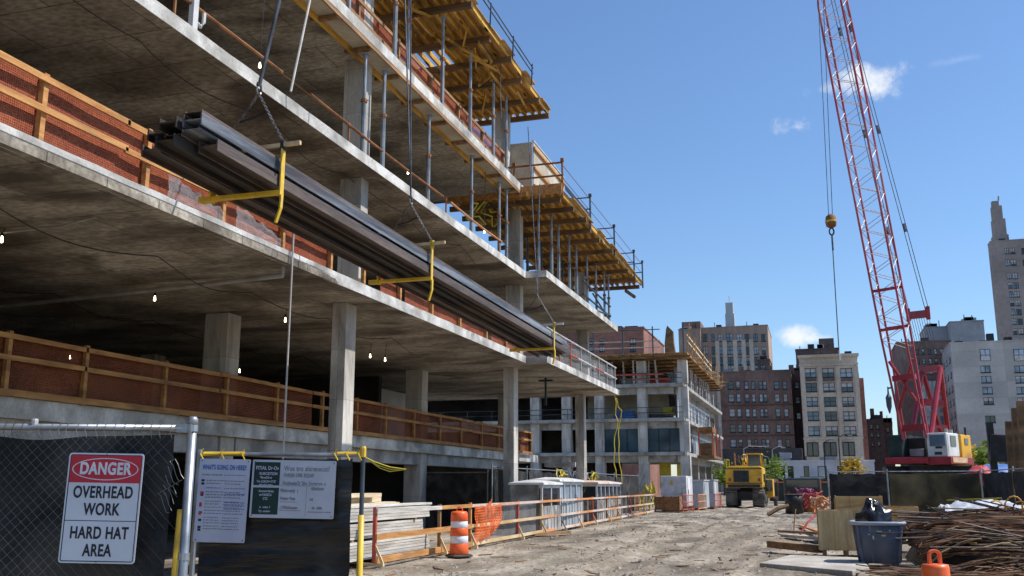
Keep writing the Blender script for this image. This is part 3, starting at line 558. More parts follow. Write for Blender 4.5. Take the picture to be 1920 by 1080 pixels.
# ------------------------------------------------------------------ small things on and under the slabs
for i, (px, py, kw, lab) in enumerate([
    (290, 562, dict(z=5.78), "brightest bare lit bulb hanging under the second floor slab beside the long pipe"), (131, 672, dict(z=4.75), "bare lit bulb glowing behind the dark red netting near the left frame edge"),
    (3, 452, dict(z=5.8), "bare lit bulb under the second floor slab at the far left end"), (449, 697, dict(x=-17.5), "small lit bulb above the lower guardrail right of the rear column"),
    (694, 669, dict(z=5.6), "bare lit bulb under the second floor slab right of the big front column"), (722, 676, dict(z=5.5), "faint lit bulb farther inside right of the big front column"),
    (487, 125, dict(x=-10.4), "bare lit bulb by the pipe rail beside the nearest crane cable"), (765, 325, dict(x=-10.5), "bare lit bulb by the pipe rail left of the middle chain sling"),
    (908, 436, dict(x=-10.5), "bare lit bulb by the pipe rail near the protruding block"), (535, 602, dict(z=5.7), "tiny lit bulb left of the big front column near the hanging wire")]):
    p = at(px, py, **kw); t = thing("light_bulb", lab, "light bulb", p)
    b = MB(); b.lathe([(0.01, 0.09), (0.018, 0.05), (0.026, 0.0), (0.022, -0.018), (0.006, -0.03)], p, 10); b.build("glass_bulb", "bulb", t, smooth=True)
    b = MB(); b.lathe([(0.025, 0.09), (0.028, 0.15), (0.02, 0.16)], p, 8); b.build("socket", "black_plastic", t)
    top = {True: 6.04, False: 9.24}[p.z < 6.04] if p.z < 9.24 else 12.46
    b = MB(); b.tube([p + Vector((0, 0, 0.15)), (p.x + 0.02, p.y + 0.03, top)], 0.008, 4); b.build("cord", "black_metal", t)
b = MB(); q0, q1 = at(-40, 580, z=5.83), at(530, 517, z=5.83); b.tube([q0, q1], 0.05, 8); b.tube([q1, q1 + Vector((0.0, 0, 0.2))], 0.04, 6)
b.build("ceiling_pipe", "pipe_grey", label="long grey pipe hung under the second floor slab on the left", cat="pipe")
b = MB(); b.tube([at(0, 437, z=5.95), at(110, 425, z=5.95), at(180, 407, z=5.98)], 0.02, 5); b.build("ceiling_conduit", "pipe_grey", label="thin conduit run under the second floor slab near the left edge", cat="conduit")
p = at(549, 470, x=-9.93)
b = MB(); b.tube([(p.x, p.y, S1 + 0.35), (p.x, p.y, 0.2)], 0.022, 6); b.build("hanging_wire", "cable_pale", label="thin pale wire hanging straight down from the second floor slab edge", cat="wire")
p = at(362, 40, x=-10.12)
t = thing("floor_bracket", "white steel bracket bolted on the third slab edge at the top left", "bracket", (p.x, p.y, S2))
b = MB(); b.bb(p.x - 0.05, p.x + 0.05, p.y - 0.07, p.y + 0.07, S2, S2 + 0.75); b.build("upright", "white_paint", t)
b = MB(); b.tube([(p.x, p.y + 0.07, S2 + 0.22), (p.x, p.y + 0.22, S2 + 0.2), (p.x, p.y + 0.30, S2 + 0.32), (p.x, p.y + 0.3, S2 + 0.5)], 0.04, 6); b.build("hook", "white_paint", t)
b = MB(); b.lathe([(0.07, 0), (0.07, 0.22), (0.055, 0.26), (0.055, 0.5)], (p.x - 0.12, p.y - 0.1, S2 + 0.62), 8); b.build("strap", "hose_yellow", t)
p = at(1023, 700, x=-10.6)
b = MB(); b.tube([(p.x, p.y, 6.04), (p.x, p.y, 4.9)], 0.05, 6); b.tube([(p.x - 0.3, p.y, 5.92), (p.x + 0.3, p.y, 5.92)], 0.05, 6); b.build("drain_pipe", "black_metal", label="short black drain pipe hanging from the protruding slab's underside", cat="pipe")
for k, (x, y0_, y1_, z) in enumerate(((-12.2, 8, 30, 6.0), (-16.8, 10, 33, 5.98), (-10.7, 9, 32, 9.2))):
    b = MB(); pts = []
    for i in range(61): f = i / 60; pts.append((x + .15 * math.sin(i * .4), y0_ + (y1_ - y0_) * f, z - .22 * abs(math.sin(f * math.pi * 6))))
    b.tube(pts, .012, 4); b.build("light_cable", "black_metal", label=("sagging black lamp cable under the second floor slab near the front columns", "sagging black lamp cable under the second floor slab by the rear columns", "sagging black lamp cable under the third slab near its edge")[k], cat="cable")
# yellow hoses looped under the third slab
t = MB(); 
for k in range(4):
    pts = [at(885 + k * 14 + 12 * math.sin(i * 1.3 + k), 375 + i * 9 + 6 * math.cos(i * 2 + k), x=-11.4) for i in range(6)]; t.tube(pts, 0.035, 5)
t.build("hose_coil", "hose_yellow", label="yellow looped hoses hanging beside the column below the third floor slab", cat="hose")
# yellow hoses and cord hanging off the far slab corner
for k, (pts, lab) in enumerate((([(1152, 742), (1157, 790), (1151, 845), (1155, 895)], "left yellow hose hanging from the protruding slab's far corner"), ([(1152, 742), (1164, 770), (1159, 830), (1166, 905)], "right yellow hose hanging from the protruding slab's far corner"))):
    b = MB(); P = [at(a, c, y=46.9 + 0.2 * k) for a, c in pts]
    q = []
    for i in range(len(P) - 1):
        for j in range(4): q.append(P[i].lerp(P[i + 1], j / 4) + Vector((0.05 * math.sin(j * 1.6 + i), 0, 0)))
    q.append(P[-1]); b.tube(q, 0.026, 5); b.build("hanging_hose", "hose_yellow", label=lab, cat="hose", group="hoses off the slab corner")

# ------------------------------------------------------------------ the lifted bundle of steel
XO = -7.3; PA = at(380, 203, x=XO); PB = at(1068, 640, x=XO)
def zt(y): return PA.z + (PB.z - PA.z) * (y - PA.y) / (PB.y - PA.y)
def hbeam(label, xo, y0, y1, dz, h, w, mt, tf=0.03, web=0.022):
    """H beam on its side: flanges upright, web level; xo is its outer flange face"""
    b = MB(); n = 6
    def run(x0, x1, a, c):
        vs = []; 
        for y in (y0, y1):
            z = zt(y) + dz; vs += [(x0, y, z + a), (x1, y, z + a), (x1, y, z + c), (x0, y, z + c)]
        b.add(vs, [(0, 1, 2, 3), (7, 6, 5, 4), (0, 4, 5, 1), (1, 5, 6, 2), (2, 6, 7, 3), (3, 7, 4, 0)])
    run(xo - tf, xo, -h, 0); run(xo - w, xo - w + tf, -h, 0); run(xo - w + tf, xo - tf, -h / 2 - web / 2, -h / 2 + web / 2)
    b.f = [f[::-1] for f in b.f]
    b.build("steel_beam", mt, label=label, cat="steel beam", group="steel beams in the lifted bundle", bevel=0.006)
Y0, Y1 = PA.y, PB.y
hbeam("top outer steel beam of the hoisted bundle, blue grey", XO, Y0, Y1 - 0.3, -0.055, 0.165, 0.30, "steel_blue", 0.025)
hbeam("thin steel channel lying on top of the hoisted bundle's outer edge", XO - 0.02, Y0 + 0.02, Y1 - 2.2, 0.0, 0.05, 0.26, "steel_rust", 0.012, 0.012)
hbeam("lower outer rusty steel beam of the hoisted bundle", XO + 0.015, Y0 + 0.35, Y1 + 0.1, -0.285, 0.165, 0.30, "steel_rust", 0.025)
hbeam("middle outer steel beam end peeking between upper and lower beams of the bundle", XO - 0.05, Y0 + 0.02, Y1 - 1.2, -0.235, 0.042, 0.26, "steel_blue", 0.015, 0.012)
bst = lambda px, py, off: at(px, py, x=XO - off).y
hbeam("top inner dark steel beam in the middle column of the hoisted bundle", XO - 0.36, bst(331, 225, .36), Y1 - 0.4, -0.07, 0.155, 0.28, "steel_black", 0.025)
hbeam("middle inner rusty steel beam in the middle column of the hoisted bundle", XO - 0.35, bst(341, 262, .35), Y1 - 0.2, -0.245, 0.06, 0.28, "steel_rust", 0.02, 0.015)
hbeam("bottom inner dark steel beam in the middle column of the hoisted bundle", XO - 0.36, bst(325, 285, .36), Y1 + 0.1, -0.315, 0.165, 0.30, "steel_black", 0.025)
hbeam("top innermost dark steel beam of the hoisted bundle, nearest the building", XO - 0.72, bst(312, 240, .72), Y1 - 0.2, -0.08, 0.15, 0.30, "steel_black", 0.025)
hbeam("bottom innermost rusty steel beam of the hoisted bundle, nearest the building", XO - 0.72, bst(303, 275, .72), Y1, -0.32, 0.165, 0.32, "steel_rust", 0.025)
for k in range(5):
    y = Y0 + 1.0 + (Y1 - Y0 - 2) * k / 4
    b = MB(); b.box((XO - 0.51, y, zt(y) - 0.2275), (1.0, 0.09, 0.012)); b.build("dunnage_strip", "timber_old", label=ORD[k] + " timber dunnage strip from the near end between the bundled beams", cat="timber strip", group="dunnage strips in the bundle")
HOOK = Vector((-6.6, 17.5, 34.0))
names = ("nearest", "middle", "farthest")
for k, (px, ptop, pbot) in enumerate(((529, 292, 372), (810, 440, 525), (1039, 580, 652))):
    c = at(px, (ptop + pbot) / 2, x=XO + 0.06); y = c.y; z1 = zt(y) + 0.10; z0 = zt(y) - 0.60
    t = thing("lifting_cradle", f"{names[k]} yellow lifting cradle strapped around the hoisted steel bundle", "lifting cradle", (XO, y, z0), group="yellow lifting cradles")
    b = MB(); b.bb(XO + 0.045, XO + 0.07, y - 0.05, y + 0.05, z0 + 0.0, z1 + 0.02); b.build("side_plate", "yellow_paint", t, bevel=0.006)
    b = MB(); b.bb(XO - 1.13, XO - 1.10, y - 0.07, y + 0.07, z0, z1); b.build("side_plate", "yellow_paint", t)
    b = MB(); b.bb(XO - 1.10, XO + 0.045, y - 0.045, y + 0.045, z0 + 0.02, z0 + 0.085); b.build("bottom_bar", "yellow_paint", t, bevel=0.006)
    b = MB(); b.bb(XO - 1.32, XO - 1.13, y - 0.06, y + 0.06, z0 + 0.01, z0 + 0.09); b.build("bottom_bar", "yellow_paint", t)
    b = MB(); b.tube([(XO + 0.07, y, z0 + 0.02), (XO + 0.08, y - 0.03, z0 - 0.2), (XO + 0.03, y - 0.06, z0 - 0.42)], 0.03, 5); b.build("tail_strap", "yellow_paint", t)
    b = MB(); b.bar((XO - 0.75, y - 0.02, z1 + 0.06), (XO + 0.35, y - 0.02, z1 + 0.08), 0.05, 0.06); b.build("spreader_bar", "rail_pale" if k != 2 else "white_paint", t)
    b = MB(); b.tube([(XO + 0.055, y, z1), (XO + 0.055, y, z1 + 0.14)], 0.055, 6); b.build("shackle", "black_metal" if k < 1 else "hose_yellow", t)
    # chains and cable
    top = Vector((XO - 0.48, y + 0.1, z1 + 1.0))
    s = thing("chain_sling", f"{names[k]} chain sling with crane cables above the hoisted steel bundle", "chain sling", top, group="chain slings")
    for end in (Vector((XO + 0.055, y, z1 + 0.12)), Vector((XO - 1.115, y, z1 + 0.02))):
        b = MB(); n = 22
        for i in range(n):
            a = top.lerp(end, (i + 0.05) / n); q = top.lerp(end, (i + 1.15) / n); d = (q - a).normalized(); u, v = perp(d); o = (u if i % 2 else v) * 0.016
            b.tube([a + o, q + o], 0.009, 4); b.tube([a - o, q - o], 0.009, 4)
        b.build("chain", "chain", s)
    b = MB(); e = Vector((XO - 1.115, y, z1 + 0.02)); b.tube([e, e + Vector((-0.05, -.03, 0.13)), e + Vector((0.02, 0.02, 0.2)), e + Vector((0.05, 0.02, 0.08)), e + Vector((0.0, 0, -0.06))], 0.028, 5); b.build("hook", "hose_yellow", s)
    b = MB(); m1 = top.lerp(Vector((XO + .055, y, z1 + .12)), 0.35); m2 = top.lerp(e, 0.45); b.tube([m1, (m1 + m2) / 2 + Vector((0, 0, -0.03)), m2], 0.016, 5); b.build("link_strap", "black_metal", s)
    b = MB(); b.tube([top + Vector((0.0, 0.06 * math.cos(a), 0.08 + 0.1 * math.sin(a))) for a in [i * 0.524 for i in range(13)]], 0.02, 5); b.build("ring", "chain", s)
    up = top + Vector((0, 0, 0.12)); 
    if k == 0: tops = [at(538, -60, x=-7.35), at(594, -60, x=-8.3)]; rr = [0.032, 0.022]
    elif k == 1: tops = [at(762, 90, x=-8.0), at(770, 150, x=-7.7)]; tops = [up + (q - up) * 2.6 for q in tops]; rr = [0.018, 0.018]
    else: tops = [at(990, 238, x=-9.25), at(1012, 345, x=-8.45)]; rr = [0.016, 0.016]
    for q, r_ in zip(tops, rr):
        b = MB(); st_ = up if r_ != 0.022 else at(545, 172, x=-8.1); b.tube([st_, q], r_, 6); b.build("cable", "cable" if r_ != 0.022 else "cable_pale", s)
# ------------------------------------------------------------------ foreground fence with danger sign
def fenced(d): return lambda px, py: at_depth(px, py, d)
f1 = fenced(5.8)
pr = f1(361, 800); base = Vector((pr.x, pr.y, 0))
t = thing("chain_link_fence", "foreground chain link fence panel with black privacy screen and galvanized post", "fence", base)
Lw = 3.4; ztop = f1(361, 803).z
def on1(u, z, off=0.0): return base - RH * u + FH * off + Vector((0, 0, z))   # u metres to the left of the post
b = MB(); b.tube([on1(0, -0.05), on1(0, f1(361, 792).z)], 0.027, 12); b.lathe([(0.031, 0), (0.031, 0.03), (0.02, 0.045)], on1(0, f1(361, 792).z - 0.01), 12); b.build("post", "galvanized", t, smooth=True)
b = MB(); b.tube([on1(0.03, ztop), on1(Lw, ztop + 0.025)], 0.021, 10); b.build("top_rail", "galvanized", t, smooth=True)
b = MB(); b.tube([on1(Lw, -0.05), on1(Lw, ztop + 0.05)], 0.03, 8); b.build("post", "galvanized", t)
b = MB(); b.lathe([(0.033, -0.02), (0.033, 0.02)], on1(0, ztop), 10); b.bar(on1(0.02, ztop), on1(0.09, ztop), 0.04, 0.05); b.build("clamp", "galvanized", t)
b = MB(); b.lathe([(0.033, -.02), (.033, .02)], on1(0, 1.2), 10); b.build("clamp", "galvanized", t)
b = MB(); cell = 0.062; zt_, zb_ = ztop - 0.02, 0.03; H = zt_ - zb_
n = int((Lw + H) / (cell * 1.0))
for sgn in (1, -1):
    for i in range(n + 1):
        # 45 degree wires clipped to the panel
        u0 = i * cell * 1.0 - (H if sgn == 1 else 0); u1 = u0 + H
        za, zb = (zb_, zt_) if sgn == 1 else (zt_, zb_)
        pts = []; K = 10
        for k in range(K + 1):
            u = u0 + (u1 - u0) * k / K; z = za + (zb - za) * k / K
            if 0.05 < u < Lw: pts.append(on1(u, z + 0.004 * math.sin(k * 2 + i), -0.022 + 0.012 * noise.noise(Vector((u * 2, z * 2, 0))) + 0.003 * sgn))
        if len(pts) > 1: b.tube(pts, 0.0009, 3)
b.build("wire_mesh", "wire", t)
b = MB()
def scr(u, v):
    uu = 0.115 + 0.02 * noise.noise(Vector((0, v * 6, 4))) * (1 - u) + u * (Lw - 0.12); 
    z = 0.0 + v * (ztop - 0.035 - 0.012 * math.sin(u * 8) - 0.03 * max(0, noise.noise(Vector((u * 6, 0, 9)))))
    return on1(uu, z, 0.03 + 0.03 * noise.noise(Vector((uu * 2.2, v * 2, 1))) + 0.008 * noise.noise(Vector((uu * 9, v * 9, 1))))
b.sheet(scr, 90, 40); b.build("privacy_screen", "screen_black", t, smooth=True)
b = MB()
for i in range(60):
    u = 0.12 + i * 0.055 + random.uniform(-.01, .01); a = on1(u, ztop + 0.028, -0.01); b.tube([on1(u, ztop - 0.06, -0.02), on1(u + 0.012, ztop - 0.01, -0.03), a + Vector((0, 0, random.uniform(0, .015)))], 0.0022, 3)
b.build("wire_tie", "wire", t)
b = MB(); c = f1(65, 793); b.lathe([(0.018, 0), (0.02, 0.05), (0.017, 0.06)], c - Vector((0, 0, 0.035)), 8); b.build("tie_wrap", "white_paint", t)
b = MB()
for i in range(8):
    a = on1(0.1 + 0.01 * i, 1.75 - i * 0.03, -0.03); pts = [a + RH * (0.02 * k) + Vector((0, 0, 0.03 * math.sin(k * 1.3 + i) - 0.02 * k)) for k in range(5)]; b.tube(pts, 0.0022, 3)
b.build("loose_wire", "wire", t)
# danger sign
sc = f1(200.5, 951.5); sc = sc - FH * 0.075; wS = 0.44; hS = 0.625
sg = thing("danger_sign", "red and white danger sign for overhead work hung on the foreground fence", "sign", sc, YAW, ry=R(1.05))
def rrect(w, h, r, n=5):
    pts = []
    for cx, cz, a0 in ((w / 2 - r, h / 2 - r, 0), (-w / 2 + r, h / 2 - r, 90), (-w / 2 + r, -h / 2 + r, 180), (w / 2 - r, -h / 2 + r, 270)):
        pts += [(cx + r * math.cos(R(a0 + 90 * i / n)), cz + r * math.sin(R(a0 + 90 * i / n))) for i in range(n + 1)]
    return pts
def plate(w, h, r, y0, y1, cx=0, cz=0, shape=None):
    b = MB(); pts = shape or rrect(w, h, r); n = len(pts)
    b.add([(cx + x, y0, cz + z) for x, z in pts] + [(cx + x, y1, cz + z) for x, z in pts], [tuple(range(n)), tuple(range(2 * n - 1, n - 1, -1))] + [(i, n + i, n + (i + 1) % n, (i + 1) % n) for i in range(n)])
    return b
def ring(w, h, r, th, y0, y1, shape=None, inner=None):
    o = shape or rrect(w, h, r); i_ = inner or rrect(w - 2 * th, h - 2 * th, max(0.004, r - th)); n = len(o); b = MB()
    b.add([(x, y0, z) for x, z in o] + [(x, y0, z) for x, z in i_] + [(x, y1, z) for x, z in o] + [(x, y1, z) for x, z in i_],
          [(k, (k + 1) % n, n + (k + 1) % n, n + k) for k in range(n)] + [(n + k, n + (k + 1) % n, 3 * n + (k + 1) % n, 3 * n + k) for k in range(n)])
    return b
plate(wS, hS, 0.018, 0, 0.004).build("panel", "white_sign", sg, local=True)
ring(wS - 0.018, hS - 0.018, 0.012, 0.005, -0.0012, 0).build("border", "sign_black", sg, local=True)
hz = 0.157; hc = hS / 2 - 0.0155 - hz / 2 + 0.002
pts = [(-wS / 2 + 0.0145, -hz / 2), (wS / 2 - 0.0145, -hz / 2), (wS / 2 - 0.0145, hz / 2), (-wS / 2 + 0.0145, hz / 2)]
plate(0, 0, 0, -0.002, 0, 0, hc, pts).build("header", "sign_red", sg, local=True)
el = lambda a, c: [(a * math.cos(2 * math.pi * i / 48), c * math.sin(2 * math.pi * i / 48)) for i in range(48)]
o = ring(0, 0, 0, 0, -0.0034, -0.002, el(0.194, 0.064), el(0.189, 0.059)); o.v = [v + Vector((0, 0, hc)) for v in o.v]; o.build("oval_border", "white_sign", sg, local=True)
b = MB(); b.bb(-wS / 2 + 0.012, wS / 2 - 0.012, -0.0012, 0, -0.0765, -0.0725); b.build("divider", "sign_black", sg, local=True)
text("DANGER", 0.094, sg, "white_sign", 0, hc, -0.0035, bold=0.0034, sx=0.74, sp=1.10)
text("OVERHEAD", 0.094, sg, "sign_black", 0.0, 0.085, -0.0012, bold=0.0024, sx=0.68, sp=1.08)
text("WORK", 0.094, sg, "sign_black", 0.0, -0.012, -0.0012, bold=0.0024, sx=0.68, sp=1.08)
text("HARD HAT", 0.094, sg, "sign_black", -0.0, -0.145, -0.0012, bold=0.0024, sx=0.68, sp=1.08)
text("AREA", 0.094, sg, "sign_black", -0.002, -0.243, -0.0012, bold=0.0024, sx=0.68, sp=1.08)
for z in (hS / 2 - 0.009, -hS / 2 + 0.009):
    b = MB(); b.lathe([(0.004, 0), (0.004, 0.003)], (0, 0, 0), 8); b.v = [Vector((v.x, -v.z, v.y + z)) for v in b.v]; b.build("bolt", "black_metal", sg, local=True)

# ------------------------------------------------------------------ second screen with the information boards
f2 = fenced(9.0); pl, prr = f2(374, 850), f2(681, 850)
t = thing("screened_fence", "black screened fence panel on a yellow and grey tube frame behind the foreground post", "fence", (prr.x, prr.y, 0))
zr = f2(520, 851).z; Bp = Vector((prr.x, prr.y, 0)); W2 = (prr - pl).length
def on2(u, z, off=0.0): return Bp - RH * u + FH * off + Vector((0, 0, z))
b = MB(); b.tube([on2(0, zr - 0.55), on2(0, zr + 0.03)], 0.022, 8); b.build("post", "prop_dark", t)
b = MB(); b.tube([on2(0, -0.05), on2(0, zr - 0.55)], 0.03, 8); b.build("post_sleeve", "yellow_paint", t, smooth=True)
b = MB(); b.lathe([(0.028, 0), (0.03, 0.08), (0.022, 0.1)], on2(0, zr - 0.03), 8); b.build("post_cap", "yellow_paint", t)
b = MB(); b.tube([on2(W2, -0.05), on2(W2, zr + 0.04)], 0.026, 8); b.build("post", "galvanized", t)
b = MB(); b.tube([on2(W2 + 0.18, -0.05), on2(W2 + 0.14, zr - 0.5)], 0.028, 8); b.build("leaning_pole", "yellow_paint", t)
b = MB(); b.tube([on2(W2, zr), on2(0.0, zr - 0.01)], 0.018, 8); b.build("top_rail", "galvanized", t)
for a, c in ((0.02, 0.24), (W2 - 0.42, W2 - 0.04)):
    b = MB(); b.tube([on2(a, zr), on2(c, zr)], 0.0195, 8)
    for u in (a, c, (a + c) / 2): b.tube([on2(u, zr + 0.05, -0.02), on2(u + 0.02, zr, -.03), on2(u - 0.01, zr - 0.06, -0.02)], 0.007, 4)
    b.build("yellow_tape", "yellow_paint", t)
b = MB(); b.sheet(lambda u, v: on2(0.1 + 0.012 * noise.noise(Vector((0, v * 9, 2))) + u * (W2 - 0.14), v * (zr - 0.04 - 0.012 * abs(math.sin(u * 22))), 0.03 + 0.03 * noise.noise(Vector((u * 4, v * 5, 6))) + 0.02 * noise.noise(Vector((u * 2, v * 14, 3)))), 50, 50)
b.build("privacy_screen", "screen_plastic", t, smooth=True)
b = MB()
for k in range(3): b.tube([on2(0, zr - 0.02), on2(-0.1 - 0.03 * k, zr - 0.07 - 0.03 * k), on2(-0.25, zr - 0.12 - .02 * k), on2(-0.40, zr - 0.14)], 0.005, 4)
b.build("yellow_cord", "hose_yellow", t)
def board(name, label, corners, hh, mt, ry):
    c = sum((f2(*q) for q in corners), Vector()) / 4 - FH * 0.06
    w = ((f2(*corners[1]) - f2(*corners[0])).length + (f2(*corners[2]) - f2(*corners[3])).length) / 2; h = ((f2(*corners[3]) - f2(*corners[0])).length + (f2(*corners[2]) - f2(*corners[1])).length) / 2
    o = thing(name, label, "notice board", c, YAW, ry=R(ry)); plate(w, h, 0.012, 0, 0.005).build("panel", mt, o, local=True)
    for x, z in ((-w / 2 + .02, h / 2 - .02), (w / 2 - .02, h / 2 - .02), (w / 2 - .02, -h / 2 + .02), (-w / 2 + .02, -h / 2 + .02)):
        q = MB(); q.box((x, -0.002, z), (0.009, 0.004, 0.009)); q.build("fixing", "black_metal", o, local=True)
    return o, w, h
o, w, h = board("notice_board", "tall pale notice board with blue heading and small printed rows", [(379, 860), (473, 862), (462, 1018), (366, 1015)], 0, "board_white", 1.3)
text("WHAT'S GOING ON HERE?!", 0.062, o, "ink_blue", 0, h / 2 - 0.078, -0.0012, bold=0.0016, sx=0.50)
def rows(o, spec, name, mt, y=-0.0012):
    b = MB()
    for x, z, ww, hh in spec:
        n = max(1, int(ww / 0.02)); xx = x
        while xx < x + ww:
            l = random.uniform(0.008, 0.03); b.bb(xx, min(xx + l, x + ww), y, 0, z - hh * random.uniform(.35, .5), z + hh * random.uniform(.35, .5)); xx += l + random.uniform(0.003, 0.008)
    b.build(name, mt, o, local=True)
spec = []; z = h / 2 - 0.145
rows(o, [(-w / 2 + 0.03, z, w * 0.40, 0.014), (0.0, z, w * 0.42, 0.010)], "subheading", "ink_grey")
for k, dz in enumerate((0.205, 0.232, 0.275, 0.312, 0.338, 0.362, 0.40, 0.425, 0.455, 0.485, 0.512, 0.55, 0.575, 0.60, 0.63, 0.655)):
    z = h / 2 - dz * h / 0.78; spec += [(-w / 2 + 0.075, z, w * random.uniform(.28, .36), 0.011), (0.01, z - 0.003, w * random.uniform(.3, .42), 0.010)]
rows(o, spec, "printed_rows", "ink_grey"); rows(o, [(0.02, h / 2 - dz * h / .78, w * .4, 0.008) for dz in (0.33, 0.41, 0.44, 0.47)], "printed_rows", "ink_blue", -0.0016)
b = MB(); 
for dz in (0.205, 0.235, 0.32, 0.34, 0.505, 0.575, 0.64, 0.665): b.bb(-w / 2 + 0.03, -w / 2 + 0.058, -0.0014, 0, h / 2 - dz * h / .78 - 0.011, h / 2 - dz * h / .78 + 0.009)
b.build("pictogram", "sign_black", o, local=True)
b = MB()
for dz in (0.325, 0.425, 0.44, 0.515): b.bb(-w / 2 + 0.028, -w / 2 + 0.05, -0.0018, 0, h / 2 - dz * h / .78 - 0.013, h / 2 - dz * h / .78 + 0.013)
b.build("pictogram", "ink_red", o, local=True)
o, w, h = board("notice_board", "wide notice board with two dark green boxes at its left side", [(478, 862), (633, 865), (627, 973), (470, 970)], 0, "board_grey", 1.1)
for k, (z0, z1) in enumerate(((0.03, h / 2 - 0.02), (-h / 2 + 0.03, 0.01))):
    b = MB(); b.bb(-w / 2 + 0.018, -w / 2 + 0.255, -0.0016, 0, z0, z1); b.build("dark_box", "sign_green", o, local=True)
for s_, sz, z, dx in (("FITIAL Dr-Ov", 0.046, h / 2 - 0.075, 0.137), ("KUROZITION", 0.034, h / 2 - 0.125, 0.15), ("*BrunDItew", 0.028, h / 2 - 0.16, 0.13), ("Tro LDROH+CYZ'", 0.028, h / 2 - 0.195, 0.135), ("MB VDZ MMm", 0.026, h / 2 - 0.228, 0.135),
                      ("RocommeRanpy", 0.026, -0.022, 0.14), ("wrYAKEOs", 0.03, -0.055, 0.135), ("CTZ", 0.028, -0.09, 0.135), ("A  ernfor  I", 0.026, -0.165, 0.135), ("Tty  srumme", 0.026, -0.2, 0.135)):
    text(s_, sz, o, "board_white", -w / 2 + dx, z, -0.0018, bold=0.0008, sx=0.75)
for s_, sz, x, z in (("Wos tro shirenecst?", 0.066, 0.29, h / 2 - 0.075), ("FAREB OFB EQUIF", 0.046, 0.29, h / 2 - 0.137), ("FnohvslaO; 2he 2erorers o", 0.047, 0.285, h / 2 - 0.207), ("Flinbeegdy  |", 0.042, 0.27, -0.015), ("eSetionr", 0.046, 0.545, 0.008), ("Brbior Pnm", 0.04, 0.27, -0.085), ("(xi)", 0.03, 0.54, -0.088), ("_CTRUAmmmn", 0.034, 0.27, -0.165), ("Ms  6000:", 0.032, 0.565, -0.165)):
    text(s_, sz, o, "ink_grey", -w / 2 + x, z, -0.0012, align="LEFT", bold=0.0014, sx=0.72 if sz > .045 else .7)
rows(o, [(-w / 2 + 0.27, -0.115, 0.16, 0.007), (-w / 2 + 0.27, -0.19, 0.19, 0.008), (-w / 2 + 0.53, -0.2, 0.21, 0.011)], "printed_rows", "ink_grey")
b = MB(); b.bb(-w / 2 + 0.505, -w / 2 + 0.508, -0.001, 0, -h / 2 + 0.02, 0.03); b.bb(-w / 2 + 0.26, -w / 2 + 0.56, -0.001, 0, 0.028, 0.031); b.build("divider", "ink_grey", o, local=True)

# ------------------------------------------------------------------ barricade along the road
BF = [(694, 1062), (817, 1040), (887, 1031), (976, 1007), (1024, 1002), (1058, 995), (1088, 988), (1112, 983), (1133, 978), (1152, 975), (1183, 968), (1213, 962)]
bx = lambda y: -8.78 if y < 23 else -8.78 - (y - 23) * 0.028
BP = [Vector((bx(y), y, 0)) for y in (18.6, 22.2, 24.5, 29.2, 32.2, 35.2, 38.2, 41.2, 44.6, 47.6, 51.5, 56.5, 60.5)]
for i in range(len(BP) - 1):
    p, q = BP[i], BP[i + 1]; wm = "timber" if i < 2 else ("rail_pale" if i < 4 else "rail_white" if i % 2 else "orange_rail")
    t = thing("road_barricade", f"{ORD[i]} section of the low rail barricade beside the road, counted from the lumber stack", "barricade", p, group="barricade sections along the road")
    side = Vector((0.055, 0, 0))
    for z, w_ in ((0.12, 0.13 if i < 2 else 0.09), (0.58, 0.12 if i < 2 else 0.08), (1.1, 0.09 if i < 2 else 0.075)):
        b = MB(); b.bar(p + side + Vector((0, -0.05, z)), q + side + Vector((0, -0.02, z)), 0.045, w_, up=(0, 0, 1))
        if z == 1.1 and i == 0: b.build("rail", "lumber_pale", t)
        else: b.build("rail", wm if z < 1 or i > 3 else "timber" if i < 2 else "rail_white", t)
    b = MB(); b.bb(p.x - 0.035, p.x + 0.035, p.y - 0.035, p.y + 0.035, 0, 1.18); b.build("post", ("red_rail", "timber_old", "orange_rail", "red_rail", "rail_pale", "galvanized", "orange_rail")[i % 7], t)
    b = MB(); b.bar(p + Vector((-0.25, 0, 0.03)), p + Vector((0.22, 0, 0.03)), 0.08, 0.06); b.bar(p + Vector((0.2, 0, 0.05)), p + Vector((0.02, 0, 0.4)), 0.04, 0.05); b.build("foot", "rail_pale" if i != 5 else "galvanized", t)
    if i > 4:
        b = MB(); 
        for k in (1, 2): a = p.lerp(q, k / 3); b.tube([a, a + Vector((0, 0, 1.1))], 0.022, 5)
        b.build("baluster", "rail_white", t)
# grey safety mesh and crumpled orange netting on it
b = MB(); b.sheet(lambda u, v: (bx(25 + u * 6.5) - 0.06 + 0.03 * noise.noise(Vector((u * 8, v * 2, 0))), 25.4 + u * 6.3, 0.06 + v * 1.02), 30, 6)
b.build("safety_mesh", "plastic_film", label="pale see through safety mesh tied to the barricade between orange netting and booth", cat="mesh", smooth=True)
b = MB(); 
def onet(u, v):
    y = 24.6 + u * 2.7 * (1 - .12 * (1 - v)); n = noise.noise(Vector((u * 7, v * 3, 2))); return (bx(y) + 0.10 + 0.09 * n + 0.03 * math.sin(u * 30), y, 0.12 + .42 * u * u + v * (0.98 - .42 * u * u + 0.06 * noise.noise(Vector((u * 5, 0, 1))) + .2 * math.exp(-((u - .5) / .06) ** 2)))
b.sheet(onet, 46, 22); b.build("orange_netting", "net_orange", label="crumpled bright orange safety netting hung on the barricade past the drum", cat="netting")
